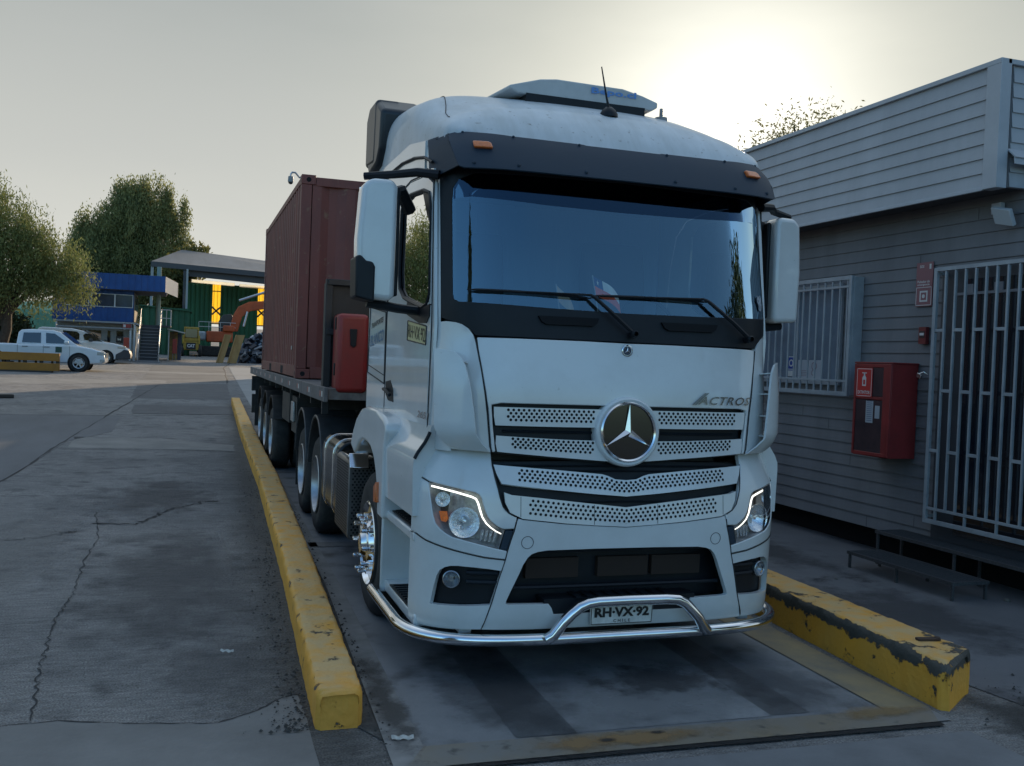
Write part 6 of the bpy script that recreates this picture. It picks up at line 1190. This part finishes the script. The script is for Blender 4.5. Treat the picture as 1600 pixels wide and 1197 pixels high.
L1 = leafmat('leaf_willow', (.25,.27,.095), (.085,.12,.05), .45); L2 = leafmat('leaf_dark', (.05,.06,.024), (.022,.034,.017), .25); L4 = leafmat('leaf_eucalypt', (.33,.34,.14), (.09,.125,.06), .5); L3 = leafmat('leaf_olive', (.19,.18,.06), (.09,.10,.035), .45)
tree('willow_tree', 'drooping pale green tree at the left edge behind the white pickup', (-8.55,50.5,gz(50.5)), [(0,0,5.5,2.6,2.2,1.9),(-.4,0,7.2,1.9,1.7,1.4),(2.0,.3,5.0,1.5,1.5,1.5),(-2.5,0,5.0,2.0,2.0,2.0),(1.5,-.4,6.3,1.2,1.2,1.1),(-.6,-.6,4.2,1.6,1.2,.8),(3.1,0,5.0,.9,1,1.1),(3.6,.2,4.3,.6,.7,.5),(-.2,0,8.2,.8,.8,.6),(1.9,-.3,4.5,.9,.8,.6)], 60000, .052, L1, 3, droop=.7, elong=3.4, limbs=14)
tree('tall_tree', 'tall dense dark tree rising behind the blue site office', (-5.8,97,gz(97)), [(.4,0,12.0,2.6,2.4,2.6),(-1.3,0,11.4,1.9,1.8,2.2),(2.0,0,12.4,1.7,1.6,2.4),(.3,0,14.6,1.6,1.4,1.2),(-.7,.4,14.4,.8,.8,.9),(1.4,0,15.3,.7,.7,.7),(-2.2,0,8.6,2.3,2.0,2.6),(.6,-.5,8.6,2.2,1.8,2.8),(2.8,0,8.8,2.0,1.8,2.8),(-3.6,0,11.6,.9,.9,1.2),(-4.0,.3,9.8,1.2,1.2,1.5),(-3.4,0,6.6,1.8,1.6,2.2),(3.5,0,14.6,.6,.7,1.2),(3.6,0,12.8,.8,.8,1.1),(4.9,0,13.4,.5,.6,1.1),(4.6,.2,11.6,.7,.7,1.0),(5.0,0,9.8,.7,.7,.9),(3.8,0,6.4,1.7,1.5,2.4),(0,0,5.0,3,2.2,2.4),(2.7,-.3,15.6,.5,.5,.6)], 120000, .115, L4, 5, droop=1.0, elong=2.4, limbs=16)
tree('thin_tree', 'thin olive tree with sparse twigs, between tall dark tree and warehouse roof', (-.9,93,gz(93)), [(0,0,6.3,2.0,1.8,2.8),(1.2,0,8.6,1.1,1.1,1.3),(-1.0,0,4.2,1.8,1.5,2.6),(.4,0,3.2,1.8,1.4,2)], 8000, .22, L3, 6, droop=.4, elong=2., limbs=9)
tree('dark_conifer', 'small dark pointed tree below the willow, in front of the pale green wall', (-9.6,60,gz(60)), [(0,0,1.5,1.1,1,1.3),(0,0,2.9,.5,.5,1.0)], 2600, .14, L2, 8, limbs=4)
tree('backlit_tree', 'sparse backlit tree top showing over the grey office roof', (15.7,23,gz(23)), [(0,0,7.8,1.7,1.4,1.1),(-1.1,0,7.3,.9,1.0,.8),(.9,0,8.7,.8,.9,.6),(2.4,0,8.0,1.3,1.2,.9),(.5,0,6.4,2.4,1.6,1.4)], 11000, .045, L3, 11, droop=.2, elong=2.6, limbs=14)
# trees the glass mirrors: they stand behind the viewer, across the road
def cypress(name, label, base, h, r, seed):
    cl_ = [(0,0,h*(.08+.1*k),r*(1-.09*k)*.9,r*(1-.09*k)*.9,h*.09) for k in range(9)]
    return tree(name, label, base, cl_, 26000, .16, L2, seed, limbs=4, elong=2., trunk=.12)
cypress('cypress_tree', 'tall narrow cypress mirrored at the left side of the truck windscreen', (-7.3,-4.2,0), 9.9, 2.3, 21)
tree('street_tree', 'broad leafy tree mirrored at the right corner of the truck windscreen', (12.8,-3.6,0), [(0,0,5.4,2.2,2.2,2.0),(1.9,0,6.8,2.0,2.0,2.2),(-1.9,0,4.6,1.6,1.6,1.5),(0,0,3.0,2,2,1.6)], 12000, .16, L2, 22, limbs=8)
tree('yard_tree', 'bushy tree mirrored in the side window of the truck cab', (-9.5,24.5,gz(24)), [(0,0,3.2,2.6,2.6,2.6),(1.4,0,4.6,1.8,1.8,1.6),(-1.4,0,4.4,1.8,1.8,1.7)], 12000, .16, L1, 23, limbs=8)
